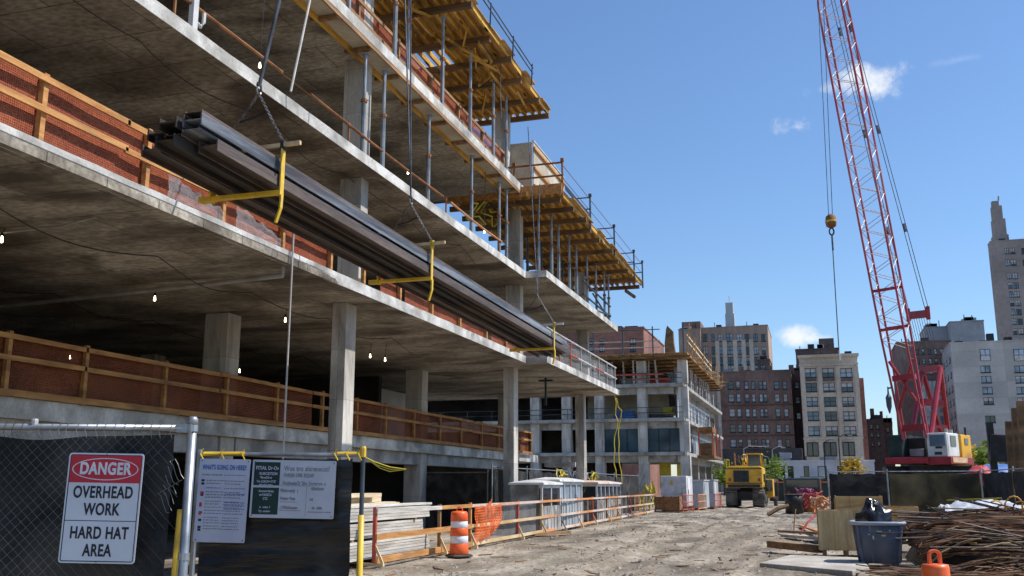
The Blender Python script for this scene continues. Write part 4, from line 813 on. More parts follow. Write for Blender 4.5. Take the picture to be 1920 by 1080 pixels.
# traffic drum
p = Vector((-8.1, 21.75, 0.0))
t = thing("traffic_drum", "orange and white striped traffic drum standing at the barricade", "traffic drum", p)
zz = [0.05, 0.34, 0.36, 0.55, 0.57, 0.76, 0.78, 0.97, 0.99, 1.14]
b = MB(); b.lathe([(0.40, 0), (0.41, 0.03), (0.36, 0.06), (0.28, 0.06)], p, 20); b.build("rubber_base", "rubber", t)
bands = [(0.06, 0.36, "orange_plastic", .285, .27), (0.36, 0.56, "white_band", .268, .262), (0.56, 0.78, "orange_plastic", .268, .258), (0.78, 0.96, "white_band", .256, .25), (0.96, 1.19, "orange_plastic", .258, .245)]
for a, c, mt, r0, r1 in bands:
    b = MB(); pr_ = [(r0 - 0.012, a), (r0, a + 0.012), (r1, c - 0.012), (r1 - 0.012, c)]
    if c > 1.1: pr_ += [(r1 - 0.03, c + 0.03), (0.06, c + 0.045)]
    b.lathe(pr_, p, 24); b.build("band", mt, t, smooth=True)
b = MB(); b.tube([p + Vector((0.09 * math.cos(a), 0.02, 1.23 + 0.11 * math.sin(a))) for a in [i * math.pi / 8 for i in range(9)]], 0.018, 5); b.build("handle", "orange_plastic", t); t.scale = (.8, .8, .84)
# lumber
for i, (x0, x1, y0, y1, z0, z1, mt, lab) in enumerate([
    (-10.5, -9.1, 17.6, 22.3, 0.1, 0.48, "lumber_pale", "lowest grey board bundle in the lumber stack behind the first barricade"), (-10.5, -9.15, 17.4, 22.1, 0.52, 0.84, "lumber_pale", "middle grey board bundle in the lumber stack behind the first barricade"),
    (-10.45, -9.12, 17.8, 22.4, 0.88, 1.14, "lumber_pale", "upper grey board bundle in the lumber stack behind the first barricade")]):
    t = thing("lumber_bundle", lab, "lumber bundle", ((x0 + x1) / 2, y0, z0), group="lumber bundles in the stack")
    nl = int((z1 - z0) / 0.055); b = MB()
    for k in range(nl):
        z = z0 + k * (z1 - z0) / nl; o1, o2, o3 = random.uniform(-.09, .09), random.uniform(-.12, .12), random.uniform(-0.012, 0.02)
        b.bb(x0 + random.uniform(-.05, .05), x1 + o3, y0 + o1, y1 + o2, z + 0.004, z + (z1 - z0) / nl - 0.003)
    b.build("boards", mt, t)
    b = MB(); 
    for y in (y0 + 0.9, y1 - 0.9): b.bb(x0 - 0.02, x1 + 0.03, y - 0.05, y + 0.05, z0 - 0.045, z0 - 0.001)
    b.build("bearers", "timber_old", t)
for i, (x, y0, y1, z, w_, h_, mt, lab) in enumerate([(-9.35, 17.5, 22.9, 1.16, 0.30, 0.05, "lumber_pale", "wide pale board lying loose along the lumber stack's road edge"), (-9.8, 17.2, 21.9, 1.17, 0.32, 0.06, "lumber_new", "new yellowish board lying loose mid way across the lumber stack"),
     (-10.2, 18, 22.6, 1.18, 0.3, 0.05, "lumber_pale", "grey board lying loose at the lumber stack's rear"), (-10.0, 17.2, 21.3, 1.25, 0.3, 0.1, "lumber_new", "thick new timber lying on top of the loose boards"), (-9.75, 17.0, 20.8, 1.36, 0.28, 0.09, "lumber_new", "topmost new timber on the lumber stack")]):
    b = MB(); b.bar((x, y0, z + h_ / 2), (x - 0.06, y1, z + h_ / 2), w_, h_, up=(0, 0, 1)); b.build("lumber_board", mt, label=lab, cat="board", bevel=0.004)

# ------------------------------------------------------------------ booths
def booth(name, lab, x0, x1, y0, y1, h, wallm, glassm, roofm, front_glass=True):
    t = thing(name, lab, "booth", ((x0 + x1) / 2, (y0 + y1) / 2, 0))
    b = MB(); b.bb(x0, x1, y0, y1, 0.06, h * 0.56); b.build("lower_panel", wallm, t)
    b = MB(); b.bb(x0 + 0.06, x1 - 0.06, y0 + 0.06, y1 - 0.06, h * 0.56, h - 0.06); b.build("window_glass", glassm, t)
    b = MB()
    for x in (x0, x1 - 0.07):
        for y in (y0, y1 - 0.07): b.bb(x, x + 0.07, y, y + 0.07, h * 0.56, h)
    n = max(1, int((y1 - y0) / 0.9))
    for i in range(1, n): y = y0 + (y1 - y0) * i / n; b.bb(x1 - 0.05, x1 - 0.005, y - 0.03, y + 0.03, h * .56, h)
    b.bb(x0 + .07, x1 - .07, y0 + .005, y0 + .05, h - 0.12, h); b.bb(x1 - 0.05, x1 - .004, y0 + .07, y1 - .07, h - 0.12, h)
    b.build("window_frame", "white_paint", t)
    b = MB(); b.bb(x0, x0 + (x1 - x0) * 0.9, y0 - 0.004, y0 + 0.05, h * 0.562, h - .01); b.build("end_panel", wallm, t) if not front_glass else None
    b = MB(); xm = (x0 + x1) / 2
    b.add([(x0 - .08, y0 - .08, h), (x1 + .08, y0 - .08, h), (x1 + .08, y1 + .08, h), (x0 - .08, y1 + .08, h), (x0 - .06, y0 - .06, h + .07), (x1 + .06, y0 - .06, h + .07), (x1 + .06, y1 + .06, h + .07), (x0 - .06, y1 + .06, h + .07), (xm, y0 + .1, h + .16), (xm, y1 - .1, h + .16)],
          [(0, 3, 2, 1), (0, 1, 5, 4), (1, 2, 6, 5), (2, 3, 7, 6), (3, 0, 4, 7), (4, 5, 8), (6, 7, 9), (5, 6, 9, 8), (7, 4, 8, 9)])
    b.build("roof", roofm, t)
    b = MB()
    for i in range(int((y1 - y0) / 0.45)): y = y0 + 0.2 + i * 0.45; b.bb(x1 - 0.01, x1 + 0.02, y, y + 0.05, 0.08, h * .55)
    b.build("rib", "grey_panel", t)
    b = MB(); b.bb(x0 + .05, x1 - .05, y0 + .05, y1 - .05, 0, .06); b.build("skid", "timber_old", t)
    return t
booth("site_booth", "white roofed booth with dark windows, nearest of the booths behind the barricade", -10.15, -9.02, 32.3, 34.8, 1.66, "booth_wall", "glass_dark", "white_paint", False)
booth("site_booth", "bluish paneled booth standing directly behind the nearest white booth", -10.25, -9.2, 35.2, 39.0, 1.78, "blue_panel", "glass_sky", "white_paint")
booth("site_booth", "low booth with pale rounded roof and dark frames farther along the barricade", -11.0, -9.8, 44.5, 50.2, 1.72, "booth_wall", "glass_dark", "rail_white")
# white box container, grey boxes and crates near the excavator
p0, p1 = at(1247, 958, z=0.0), at(1291, 960, z=0.0)
t = thing("white_container", "white box container on timber skids behind red barriers", "container", (-8.9, 66, 0))
b = MB(); b.bb(-10.0, -8.3, 65, 68.2, 0.3, 2.28); b.build("body", "white_paint", t, bevel=0.03)
b = MB(); b.bb(-8.298, -8.27, 65.5, 66.7, 0.4, 2.15); b.build("door", "white_band", t)
b = MB(); b.bb(-8.268, -8.24, 65.6, 65.7, 1.1, 1.4); b.build("handle", "black_metal", t)
b = MB(); b.bb(-10, -8.3, 65.1, 65.3, 0, .3); b.bb(-10, -8.3, 67.8, 68, 0, .3); b.build("skid", "timber_old", t)
b = MB(); b.bb(-9.35, -9.2, 64.96, 64.998, 1.7, 2.0); b.build("label", "hose_yellow", t)
t = thing("wooden_pallet_box", "brown slatted pallet box in front of the white container", "pallet box", (-9.2, 63.6, 0))
b = MB(); b.bb(-10.1, -8.5, 62.9, 64.2, 0.12, 0.95); b.build("body", "timber_old", t)
b = MB()
for x in (-10.1, -9.55, -9.05, -8.58): b.bb(x, x + .08, 62.84, 62.898, 0.0, 1.0)
for z in (0.15, .5, .88): b.bb(-10.12, -8.48, 62.78, 62.838, z, z + .08)
b.build("slats", "rust", t)
for i, (x0, x1, y0, y1, h, lab) in enumerate(((-9.0, -7.75, 70, 73.5, 2.0, "nearer grey site cabin between the white container and the excavator"), (-8.7, -7.6, 75.5, 79, 2.05, "farther grey site cabin beside the excavator's left track"))):
    t = thing("site_cabin", lab, "cabin", ((x0 + x1) / 2, y0, 0)); b = MB(); b.bb(x0, x1, y0, y1, .1, h); b.build("body", "grey_panel", t)
    b = MB(); b.bb(x1, x1 + .03, y0 + .4, y0 + 1.5, .2, h - .15); b.build("door", "white_paint" if i else "blue_panel", t)
    b = MB(); b.bb(x0 - .05, x1 + .06, y0 - .05, y1 + .05, h, h + .06); b.build("roof", "white_paint", t)
    b = MB(); b.bb(x0 + .1, x1 - .1, y0 + .1, y1 - .1, 0, .1); b.build("skid", "timber_old", t)
def panel_barrier(p, q, lab, mt, group):
    t = thing("crowd_barrier", lab, "barrier", p, group=group); p = Vector(p); q = Vector(q)
    b = MB(); b.tube([p, p + Vector((0, 0, 1.05)), q + Vector((0, 0, 1.05)), q], 0.035, 6); b.tube([p + Vector((0, 0, .15)), q + Vector((0, 0, .15))], .03, 5); b.tube([p + Vector((0, 0, .6)), q + Vector((0, 0, .6))], .03, 5); b.build("frame", mt, t)
    b = MB()
    for i in range(1, 9): a = p.lerp(q, i / 9); b.tube([a + Vector((0, 0, .15)), a + Vector((0, 0, 1.05))], .014, 4)
    b.build("bars", mt, t)
    b = MB()
    for a in (p, q): b.bar(a + Vector((0, -.3, .03)), a + Vector((0, .3, .03)), .05, .05)
    b.build("feet", mt, t)
panel_barrier((-11.2, 62.2, 0), (-10.3, 62.0, 0), "orange crowd barrier left of the pallet box", "orange_rail", "crowd barriers by the container")
panel_barrier((-8.35, 63.2, 0), (-7.9, 65.2, 0), "red and white crowd barrier right of the pallet box", "red_rail", "crowd barriers by the container")
panel_barrier((-7.75, 66.5, 0), (-7.5, 69, 0), "orange crowd barrier before the nearer grey cabin", "orange_rail", "crowd barriers by the container")
panel_barrier((-7.4, 73.6, 0), (-7.2, 76.5, 0), "red crowd barrier before the farther grey cabin", "red_rail", "crowd barriers by the container")

# chain link line with black screen behind the booths
def screen_fence(lab, pts, h, sm, every=1, name="chain_link_fence"):
    t = thing(name, lab, "fence", pts[0])
    for i, p in enumerate(pts):
        b = MB(); p = Vector(p); b.tube([p, p + Vector((0, 0, h + 0.12))], 0.032, 6); b.build("post", "galvanized", t)
    b = MB(); b.tube([Vector(p) + Vector((0, 0, h)) for p in pts], 0.024, 5); b.build("top_rail", "galvanized", t)
    for i in range(len(pts) - 1):
        a, c = Vector(pts[i]), Vector(pts[i + 1]); mt = sm[i % len(sm)]
        if mt is None: continue
        nrm = (c - a).cross(Z).normalized()
        b = MB(); b.sheet(lambda u, v: a.lerp(c, 0.02 + u * 0.96) + nrm * (0.05 + 0.05 * noise.noise(Vector((u * 4, v * 3, i)))) + Vector((0, 0, 0.05 + v * (h - 0.12 - 0.05 * abs(math.sin(u * 9))))), 14, 8)
        b.build("privacy_screen", mt, t, smooth=True)
    return t
screen_fence("black screened fence between the lumber stack and the booths under the slab", [(-15.4, 35.2, 0), (-11.9, 35.0, 0)], 2.12, ["screen_black"])
screen_fence("sheer black screened chain link line directly behind the booths", [(-11.4, 34, 0), (-11.4, 38.5, 0), (-11.4, 43.2, 0)], 2.3, ["screen_sheer"])
screen_fence("open chain link line from the booths to the dark screen, hung with hoses", [(-11.4, 43.4, 0), (-11.4, 47, 0), (-11.5, 51, 0)], 2.3, [None])
screen_fence("dark screened fence run between the far booth and the white container", [(-11.5, 51.2, 0), (-11.6, 57.5, 0), (-11.3, 64, 0)], 2.28, ["screen_black"])
q = MB(); q.bb(-11.43, -11.39, 55.0, 56.6, 1.25, 1.6); q.build("fence_notice", "board_grey", label="small pale notice on the dark fence left of the white container", cat="sign")
random.seed(21)
for i in range(4):
    b = MB(); y = 42.5 + i * 2.2; pts = []
    for k in range(40):
        a = k * 0.62; pts.append((-11.05 + 0.12 * math.sin(a * 2.3 + i), y + 0.55 * math.cos(a) + 0.02 * k, 1.75 + 0.5 * math.sin(a) + 0.1 * math.sin(k * .7)))
    b.tube(pts, 0.03, 5); b.build("hose_coil", ("hose_yellow", "cable", "cable_pale", "hose_yellow")[i], label=f"{('yellow','dark','pale','second yellow')[i]} hose coil hung on the open chain link line behind the booths", cat="hose")
t = MB()
for k in range(9): t.tube([(-10.7 + 0.1 * k, 61 + random.uniform(-.5, .5), 0.3), (-10.7 + 0.1 * k + random.uniform(-.2, .2), 61, 1.0), (-10.4 + 0.08 * k, 61 + random.uniform(-.4, .4), random.uniform(1.4, 1.95)), (-10.1 + .05 * k, 61, 1.2)], 0.05, 5)
t.build("hose_heap", "hose_yellow", label="tangled yellow hoses heaped left of the white container", cat="hose")
# debris board at the booth's foot
b = MB(); b.bar((-9.1, 31.2, 0.05), (-8.35, 33.2, 0.05), 0.25, 0.09, up=(0, 0, 1)); b.build("loose_timber", "timber_old", label="dark timber lying on the dirt at the nearest booth's foot", cat="timber")

# ------------------------------------------------------------------ excavator
ex = thing("excavator", "yellow excavator seen from behind on the dirt road", "excavator", (-6.2, 82, 0))
def track(x0, x1):
    b = MB(); pr = [(80.8, 0.15), (81.1, 0.0), (85.2, 0.0), (85.6, 0.35), (85.6, 1.0), (85.2, 1.35), (81.1, 1.35), (80.75, 1.0), (80.75, .3)]
    n = len(pr); b.add([(x0, y, z) for y, z in pr] + [(x1, y, z) for y, z in pr], [tuple(range(n)), tuple(range(2 * n - 1, n - 1, -1))] + [(i, n + i, n + (i + 1) % n, (i + 1) % n) for i in range(n)])
    for k in range(7): b.bb(x0 - .01, x1 + .01, 80.68, 80.80, 0.16 + k * .165, 0.24 + k * .165)
    return b
track(-7.65, -6.75).build("track", "rubber_dusty", ex); track(-5.55, -4.65).build("track", "rubber_dusty", ex)
for x in (-4.64,):
    for y in (81.5, 82.6, 83.8, 84.9):
        b = MB(); b.lathe([(0.42, 0), (0.42, .06), (.2, .1)], (0, 0, 0), 14); b.v = [Vector((x + v.z, y + v.x, .66 + v.y)) for v in b.v]; b.build("wheel", "concrete_dark", ex)
b = MB(); b.bb(-6.75, -5.55, 81.4, 85, .5, 1.2); b.build("undercarriage", "black_metal", ex)
b = MB(); b.bb(-6.6, -5.7, 82.4, 84, 1.2, 1.5); b.build("turntable", "black_metal", ex)
b = MB(); pr = [(-7.6, 1.5), (-4.75, 1.5), (-4.7, 1.7), (-4.7, 3.1), (-4.9, 3.2), (-7.3, 3.2), (-7.6, 3.0)]
n = len(pr); b.add([(x, 80.6, z) for x, z in pr] + [(x, 85.2, z) for x, z in pr], [tuple(range(n)), tuple(range(2 * n - 1, n - 1, -1))] + [(i, n + i, n + (i + 1) % n, (i + 1) % n) for i in range(n)]); b.build("house", "yellow_machine", ex, bevel=.06)
b = MB(); b.bb(-6.95, -5.75, 80.52, 80.598, 1.95, 2.85); b.build("grille", "black_metal", ex)
b = MB(); b.bb(-7.4, -4.9, 80.45, 80.52, 1.52, 1.75); b.build("bumper", "black_metal", ex)
b = MB(); b.bb(-4.699, -4.67, 81.3, 82.6, 1.7, 2.9); b.build("side_hatch", "yellow_paint", ex)
b = MB(); b.bb(-4.668, -4.65, 81.6, 82.2, 1.95, 2.6); b.build("vent", "black_metal", ex)
b = MB()
for x0, y0, x1, y1, zz0, zz1 in ((-5.9, 82.0, -4.8, 84.2, 3.2, 4.15),):
    for x, y in ((x0, y0), (x1, y0), (x0, y1), (x1, y1)): b.bar((x, y, zz0), (x - .05, y, zz1), .1, .1)
    b.bb(x0 - .05, x1 + .05, y0 - .05, y1 + .1, zz1, zz1 + .12); b.bar((x0, y0, zz0 + .1), (x0 - .9, y0 + .1, zz0 + .05), .1, .1)
b.build("cab_frame", "yellow_machine", ex)
b = MB(); b.bb(-5.86, -4.84, 82.05, 84.15, 3.21, 4.14); b.build("cab_glass", "glass_dark", ex)
b = MB(); b.bar((-6.2, 84, 2.9), (-6.4, 88, 4.1), .5, .6); b.bar((-6.4, 88, 4.1), (-6.6, 91, 2.6), .45, .5); b.build("boom", "yellow_machine", ex)
for k in range(3):
    b = MB(); b.tube([(-6.9 + .35 * k, 82.3, 3.2), (-7.0 + .3 * k, 83, 4.3 - .2 * k), (-6.6 + .3 * k, 84, 3.3)], .06, 5); b.build("hydraulic_pipe", ("rust", "black_metal", "hose_yellow")[k], ex)
b = MB(); b.tube([(-7.2, 81.4, 3.2), (-7.2, 81.4, 3.75)], .07, 8); b.build("exhaust", "black_metal", ex)
b = MB()
for x in (-7.5, -6.2): b.tube([(x, 81.0, 3.2), (x, 81.0, 3.75), (x, 83.6, 3.75), (x, 83.6, 3.2)], .035, 5)
b.build("handrail", "yellow_paint", ex)
b = MB(); b.bb(-7.62, -4.69, 80.57, 80.597, 2.97, 3.03); b.bb(-7.62, -4.69, 80.57, 80.597, 1.83, 1.88); b.build("seam_strip", "black_metal", ex)
b = MB()
for x in (-7.35, -5.05): b.bb(x, x + .2, 80.55, 80.597, 2.0, 2.25)
b.build("tail_light", "red_paint", ex)
b = MB(); b.bb(-4.69, -4.3, 82.0, 84.5, 1.35, 1.5); b.bb(-4.68, -4.62, 83.0, 84.8, 1.8, 2.6); b.build("side_step", "black_metal", ex)
b = MB(); b.tube([(-4.75, 84.2, 4.1), (-4.4, 84.3, 4.0), (-4.4, 84.3, 3.6)], .04, 5); b.bb(-4.5, -4.3, 84.25, 84.3, 3.4, 3.8); b.build("mirror", "black_metal", ex)
b = MB()
for k in range(4): b.tube([(-6.6 + .12 * k, 83.9, 3.15), (-6.7 + .12 * k, 85.5, 4.1 + .1 * math.sin(k)), (-6.5 + .1 * k, 87.4, 4.3)], .035, 5)
b.build("hydraulic_hose", "black_metal", ex)
ex.location.x += 0.45
# low trailer or cart beside it
p = Vector((-4.1, 84.5, 0)); t = thing("loader", "small yellow loader half hidden to the right of the excavator", "loader", p)
b = MB(); b.bb(-4.3, -3.6, 84, 86, .7, 2.2); b.build("body", "yellow_machine", t, bevel=.05)
b = MB(); b.bb(-4.24, -3.66, 83.96, 83.999, 1.2, 2.1); b.build("window", "glass_dark", t)
for y in (84.4, 85.7):
    b = MB(); b.lathe([(0.4, 0), (0.4, .25)], (0, 0, 0), 14); b.v = [Vector((-3.62 + v.z, y + v.x, .4 + v.y)) for v in b.v]; b.build("wheel", "rubber", t)
# ------------------------------------------------------------------ right side: bin, crate, rebar, cone
p = Vector((1.12, 21.95, 0))
t = thing("rubbish_bin", "scuffed blue grey plastic tub bin with pale rim full of black plastic", "bin", p)
b = MB(); b.lathe([(0.40, 0.06), (0.42, 0.08), (0.455, 0.5), (0.50, 0.84), (0.47, 0.84), (0.43, 0.5), (0.38, 0.12)], p, 32, sq=0.45); b.build("tub", "bin_blue", t, smooth=True)
b = MB(); b.lathe([(0.50, 0.815), (0.56, 0.835), (0.565, 0.87), (0.54, 0.895), (0.485, 0.89), (0.48, 0.83)], p, 32, sq=0.45); b.build("rim", "bin_rim", t, smooth=True)
b = MB()
for a in (45, 135, 225, 315, 20, 70, 250, 200):
    c, s = math.cos(R(a)), math.sin(R(a)); k = 1.0 / max(abs(c), abs(s)); g_ = 1 + .45 * (k - 1)
    b.bar(p + Vector((c * .415 * g_, s * .415 * g_, .07)), p + Vector((c * .50 * g_, s * .5 * g_, .82)), .05, .02)
b.build("rib", "bin_blue", t)
b = MB()
for a in (225, 315, 45, 135): b.box(p + Vector((.42 * math.cos(R(a)), .42 * math.sin(R(a)), .035)), (.1, .1, .07))
b.build("foot", "bin_blue", t)
b = MB()
for dx, dz, w_, h_ in ((0.0, .70, .10, .03), (.08, .62, .08, .03), (-.12, .58, .03, .07), (-.2, .64, .03, .02), (.2, .72, .03, .03)): b.box(p + Vector((dx, -0.445 - dz * .075, dz)), (w_, .012, h_), M=Matrix.Rotation(R(-5), 3, "X"))
b.build("sticker", "rail_pale", t)
b = MB(); prof = []
for i in range(15):
    for j in range(24): pass
def heap(c, rx, ry, h, n=20, amp=.25, sq=None):
    q = MB(); vs = []; fs = []; K = 9
    for i in range(K + 1):
        f = i / K; rr = math.cos(f * math.pi / 2) ** 0.8; z = h * math.sin(f * math.pi / 2)
        for j in range(n):
            a = 2 * math.pi * j / n; nz = 1 + amp * noise.noise(Vector((math.cos(a) * 1.7 + c[0], math.sin(a) * 1.7, f * 2.5))) + .5 * amp * noise.noise(Vector((math.cos(a) * 5, math.sin(a) * 5, f * 6)))
            vs.append((c[0] + rx * rr * nz * math.cos(a), c[1] + ry * rr * nz * math.sin(a), c[2] + z * nz))
    for i in range(K):
        for j in range(n): j2 = (j + 1) % n; fs.append((i * n + j, i * n + j2, (i + 1) * n + j2, (i + 1) * n + j))
    fs.append(tuple(K * n + j for j in range(n)))
    return q.add(vs, fs)
heap((1.06, 21.95, .62), .40, .40, .58, amp=.4).build("plastic_bag", "black_plastic", label="crumpled black plastic bag bulging out of the blue bin", cat="bag", smooth=True)
def crate(name, lab, x0, x1, y0, y1, h, mt):
    t = thing(name, lab, "crate", ((x0 + x1) / 2, (y0 + y1) / 2, 0))
    for nm, q in (("front_panel", (x0, x1, y0, y0 + .02)), ("rear_panel", (x0, x1, y1 - .02, y1)), ("side_panel", (x0, x0 + .02, y0 + .021, y1 - .021)), ("side_panel", (x1 - .02, x1, y0 + .021, y1 - .021))):
        b = MB(); b.bb(*q, .13, h + random.uniform(-.02, .03)); b.build(nm, mt, t)
    b = MB()
    for k in range(4): x = x0 + (x1 - x0 - .09) * k / 3; b.bb(x, x + .07, y0 - .03, y0 - .001, .12, h - .02)
    b.build("batten", mt, t)
    b = MB(); b.bb(x0 - .03, x0 - .001, y0 + .1, y0 + .2, .12, h - .03); b.bb(x0 - .03, x0 - .001, y1 - .2, y1 - .1, .12, h - .03); b.build("batten", mt, t)
    b = MB()
    for k in range(3): x = x0 + .05 + (x1 - x0 - .2) * k / 2; b.bb(x, x + .1, y0 + .02, y1 - .02, -.02, .12)
    b.bb(x0 + .02, x1 - .02, y0 + .02, y1 - .02, .121, .14); b.build("skid", "timber_old", t)
    return t
crate("plywood_crate", "tall worn plywood crate standing behind the blue bin", -0.06, 1.12, 24.6, 25.9, 1.05, "crate_wood")
crate("plywood_crate", "lower open wooden crate farther behind the tall plywood crate", 0.45, 1.75, 30.5, 31.8, 1.30, "plywood")
crate("plywood_crate", "broad plywood box between the crates and the rebar pile", 1.85, 2.75, 31.0, 32.2, 1.0, "plywood")
# rebar pile
random.seed(5); rb = MB()
def pile_h(x, y):
    u = (x - 4.15) / 2.75; v = (y - 24.2) / 5.9; r2 = (abs(u) ** 3 + abs(v) ** 3)
    return max(0.0, (1 - r2) ** .55 * (.84 + .16 * noise.noise(Vector((x, y, 0)) * .9))) if r2 < 1 else 0
for i in range(86):
    a0 = random.gauss(R(-22), R(13)); L0 = random.uniform(2.6, 5.6); bx_ = random.uniform(2.0, 6.2); by_ = random.triangular(18.6, 29.2, 21.5); lay = random.uniform(.5, 1.02) if random.random() < .55 else 1.05; til = random.gauss(0, .06); rad = random.choice((.010, .012, .016)); bend = random.gauss(0, .05)
    for j in range(random.randint(8, 17)):
        a = a0 + random.gauss(0, R(2.2)); L = L0 * random.uniform(.85, 1.08); cx = bx_ + random.gauss(0, .10); cy = by_ + random.gauss(0, .16); d = Vector((math.cos(a), math.sin(a), 0)); pts = []; bj = bend + random.gauss(0, .02); hz_ = random.uniform(0, .10); base_h = pile_h(bx_, by_)
        for k in range(6):
            f = k / 5 - .5; x = cx + d.x * L * f - d.y * bj * f * f * 4; y = cy + d.y * L * f + d.x * bj * f * f * 4
            if x < 1.72: x = 1.72 + random.uniform(0, .1)
            pts.append((x, min(y, 29.6), max(.02, .03 + (pile_h(x, y) * .6 + base_h * .4) * lay + til * f + hz_)))
        rb.tube(pts, rad, 4)
for i in range(320):
    a = random.gauss(R(-12), R(18)); L = random.uniform(1.2, 3.6); cx, cy = random.uniform(1.9, 6.2), random.uniform(16.8, 19.6); d = Vector((math.cos(a), math.sin(a), 0))
    rb.tube([(cx + d.x * L * f, cy + d.y * L * f, .03 + random.uniform(0, .14) + .2 * max(0, noise.noise(Vector((cx, cy, f))))) for f in (-.5, -.25, 0, .25, .5)], .011, 4)
pb = MB()
for i in range(46):
    a = random.gauss(R(-22), R(20)); L = random.uniform(.8, 3.2); cx = random.uniform(2.0, 5.8); cy = random.triangular(17, 27, 20); d = Vector((math.cos(a), math.sin(a), 0)); bend = random.gauss(0, .2)
    pb.tube([(cx + d.x * L * f - d.y * bend * f * f * 4, cy + d.y * L * f + d.x * bend * f * f * 4, max(.05, pile_h(cx + d.x * L * f, cy + d.y * L * f) * 1.05) + .06 + random.uniform(0, .05)) for f in (-.5, -.3, -.1, .1, .3, .5)], random.choice((.008, .011, .016)), 4)
sb = MB()
for i in range(70):
    a = random.gauss(R(-20), R(26)); L = random.uniform(2.0, 4.5); cx, cy = random.uniform(2.6, 6.0), random.uniform(19.0, 28); d = Vector((math.cos(a), math.sin(a), 0)); z = pile_h(cx, cy) + .06; ti = random.gauss(.0, .13)
    sb.tube([(cx - d.x * L / 2, cy - d.y * L / 2, max(.04, z - ti * L / 2)), (cx + d.x * L / 2, cy + d.y * L / 2, max(.04, z + ti * L / 2))], random.choice((.012, .016, .022)), 5)
sb.build("straight_bars", "steel_rust", label="straight stiff bars poking out of the rusty reinforcing bar heap", cat="steel bars", kind="stuff")
pb.build("scrap_strips", "scrap_pale", label="pale and yellowish scrap strips strewn over the rusty reinforcing bars", cat="scrap", kind="stuff")
rb.build("rebar_pile", "rebar", label="wide tangled heap of rusty reinforcing bars right of the blue bin", cat="rebar heap", kind="stuff")
hp = MB(); hp = heap((4.2, 24.2, -0.05), 2.3, 5.0, .86, amp=.12); hp.build("dirt_mound", "steel_black", label="dark filling mass under the rusty reinforcing bars", cat="scrap heap", kind="stuff", smooth=True)  # dark core filling the gaps between the bars
def wsheet(u, v):
    x = 3.0 + u * 2.1; y = 26.6 + v * 2.2; n = noise.noise(Vector((u * 6, v * 5, 2))) + .6 * noise.noise(Vector((u * 14, v * 11, 5)))
    return (x + .1 * n, y + .15 * n, max(.35, pile_h(x, y)) + .50 + .14 * n - .36 * (1 - v) ** 2 - .25 * max(0, u - .75))
b = MB(); b.sheet(wsheet, 44, 34); b.build("plastic_sheet", "plastic_white", label="crumpled white plastic sheet draped over the rebar heap", cat="plastic sheet", smooth=True)
for i, (a, c, z0, z1, mt, lab) in enumerate((((1775, 938), (1878, 934), 1.45, 1.45, "hose_yellow", "yellow lath lying across the white plastic sheet"), ((1740, 952), (1860, 956), 1.2, 1.2, "rail_pale", "pale lath lying in front of the white plastic sheet"))):
    b = MB(); b.bar(at(*a, y=26.0 + .3 * i), at(*c, y=26.3 + .3 * i), .035, .035); b.build("wooden_lath", mt, label=lab, cat="lath")
random.seed(9)
for i in range(7):
    y = 27.5 - i * .9; x = at(1856 + i * 11, 960, y=y).x; h = random.uniform(.95, 1.25); b = MB(); s = .16
    b.tube([(x, y, 0), (x + random.uniform(-.04, .04), y, h)] + [(x + s * (1 - math.cos(a)), y + .02, h + s * math.sin(a)) for a in (.5, 1.0, 1.57, 2.1, 2.7, 3.1)] + [(x + 2 * s, y + .03, h - .5)], .022, 5)
    b.build("rebar_hook", "rust" if i % 3 else "timber_yellow", label=f"{ORD[i]} upright hooked rebar from the rear, beside the rebar heap at right", cat="rebar hook", group="upright hooked rebars")
# planks and scraps on the dirt
for i, (a, c, w_, h_, mt, lab) in enumerate((((1444, 1020), (1538, 1030), .2, .17, "timber_old", "thick brown timber lying on the dirt left of the plywood crate"), ((1470, 1004), (1545, 1010), .25, .09, "lumber_pale", "pale scrap board behind the thick brown timber"),
     ((1462, 996), (1535, 1000), .16, .08, "timber_old", "thin dark board at the rear of the scrap timbers"), ((1500, 985), (1545, 1000), .15, .06, "timber", "orange brown board leaning near the plywood crate's left side"))):
    b = MB(); b.bar(at(*a, z=h_ / 2 + .02), at(*c, z=h_ / 2 + .03 + .05 * i), w_, h_, up=(0, 0, 1)); b.build("scrap_timber", mt, label=lab, cat="timber", group="scrap timbers by the crate")
for i, (px, py, mt) in enumerate(((1490, 962, "black_metal"), (1517, 960, "rust"))):
    g0 = at(px, py, z=0); t = thing("waste_drum", ("dark" if i == 0 else "rusty") + " open waste drum standing among the debris right of the road", "drum", g0)
    b = MB(); b.lathe([(.5, 0), (.55, .05), (.52, .5), (.56, .55), (.53, 1.1), (.5, 1.1), (.48, .3)], g0, 16); b.build("drum_body", mt, t, smooth=True)
    b = MB(); b.lathe([(.56, 1.08), (.58, 1.12), (.54, 1.14)], g0, 16); b.build("lip", "steel_rust", t)
random.seed(13)
for i, (mt, lab) in enumerate((("hose_purple", "purple hose coil heaped on the waste drums"), ("hose_red", "red hose coil beside the waste drums"), ("orange_rail", "orange tubing tangled right of the waste drums"))):
    g0 = at(1512 + 14 * i, 958 + 3 * i, z=0); b = MB(); pts = []
    for k in range(46): a = k * .75; pts.append((g0.x + .5 * math.cos(a) + random.uniform(-.15, .15), g0.y - 1.2 + .4 * math.sin(a), 1.0 - .22 * i + .45 * math.sin(a * 1.3 + i) + random.uniform(-.08, .08)))
    b.tube(pts, .05, 5); b.build("hose_coil", mt, label=lab, cat="hose")
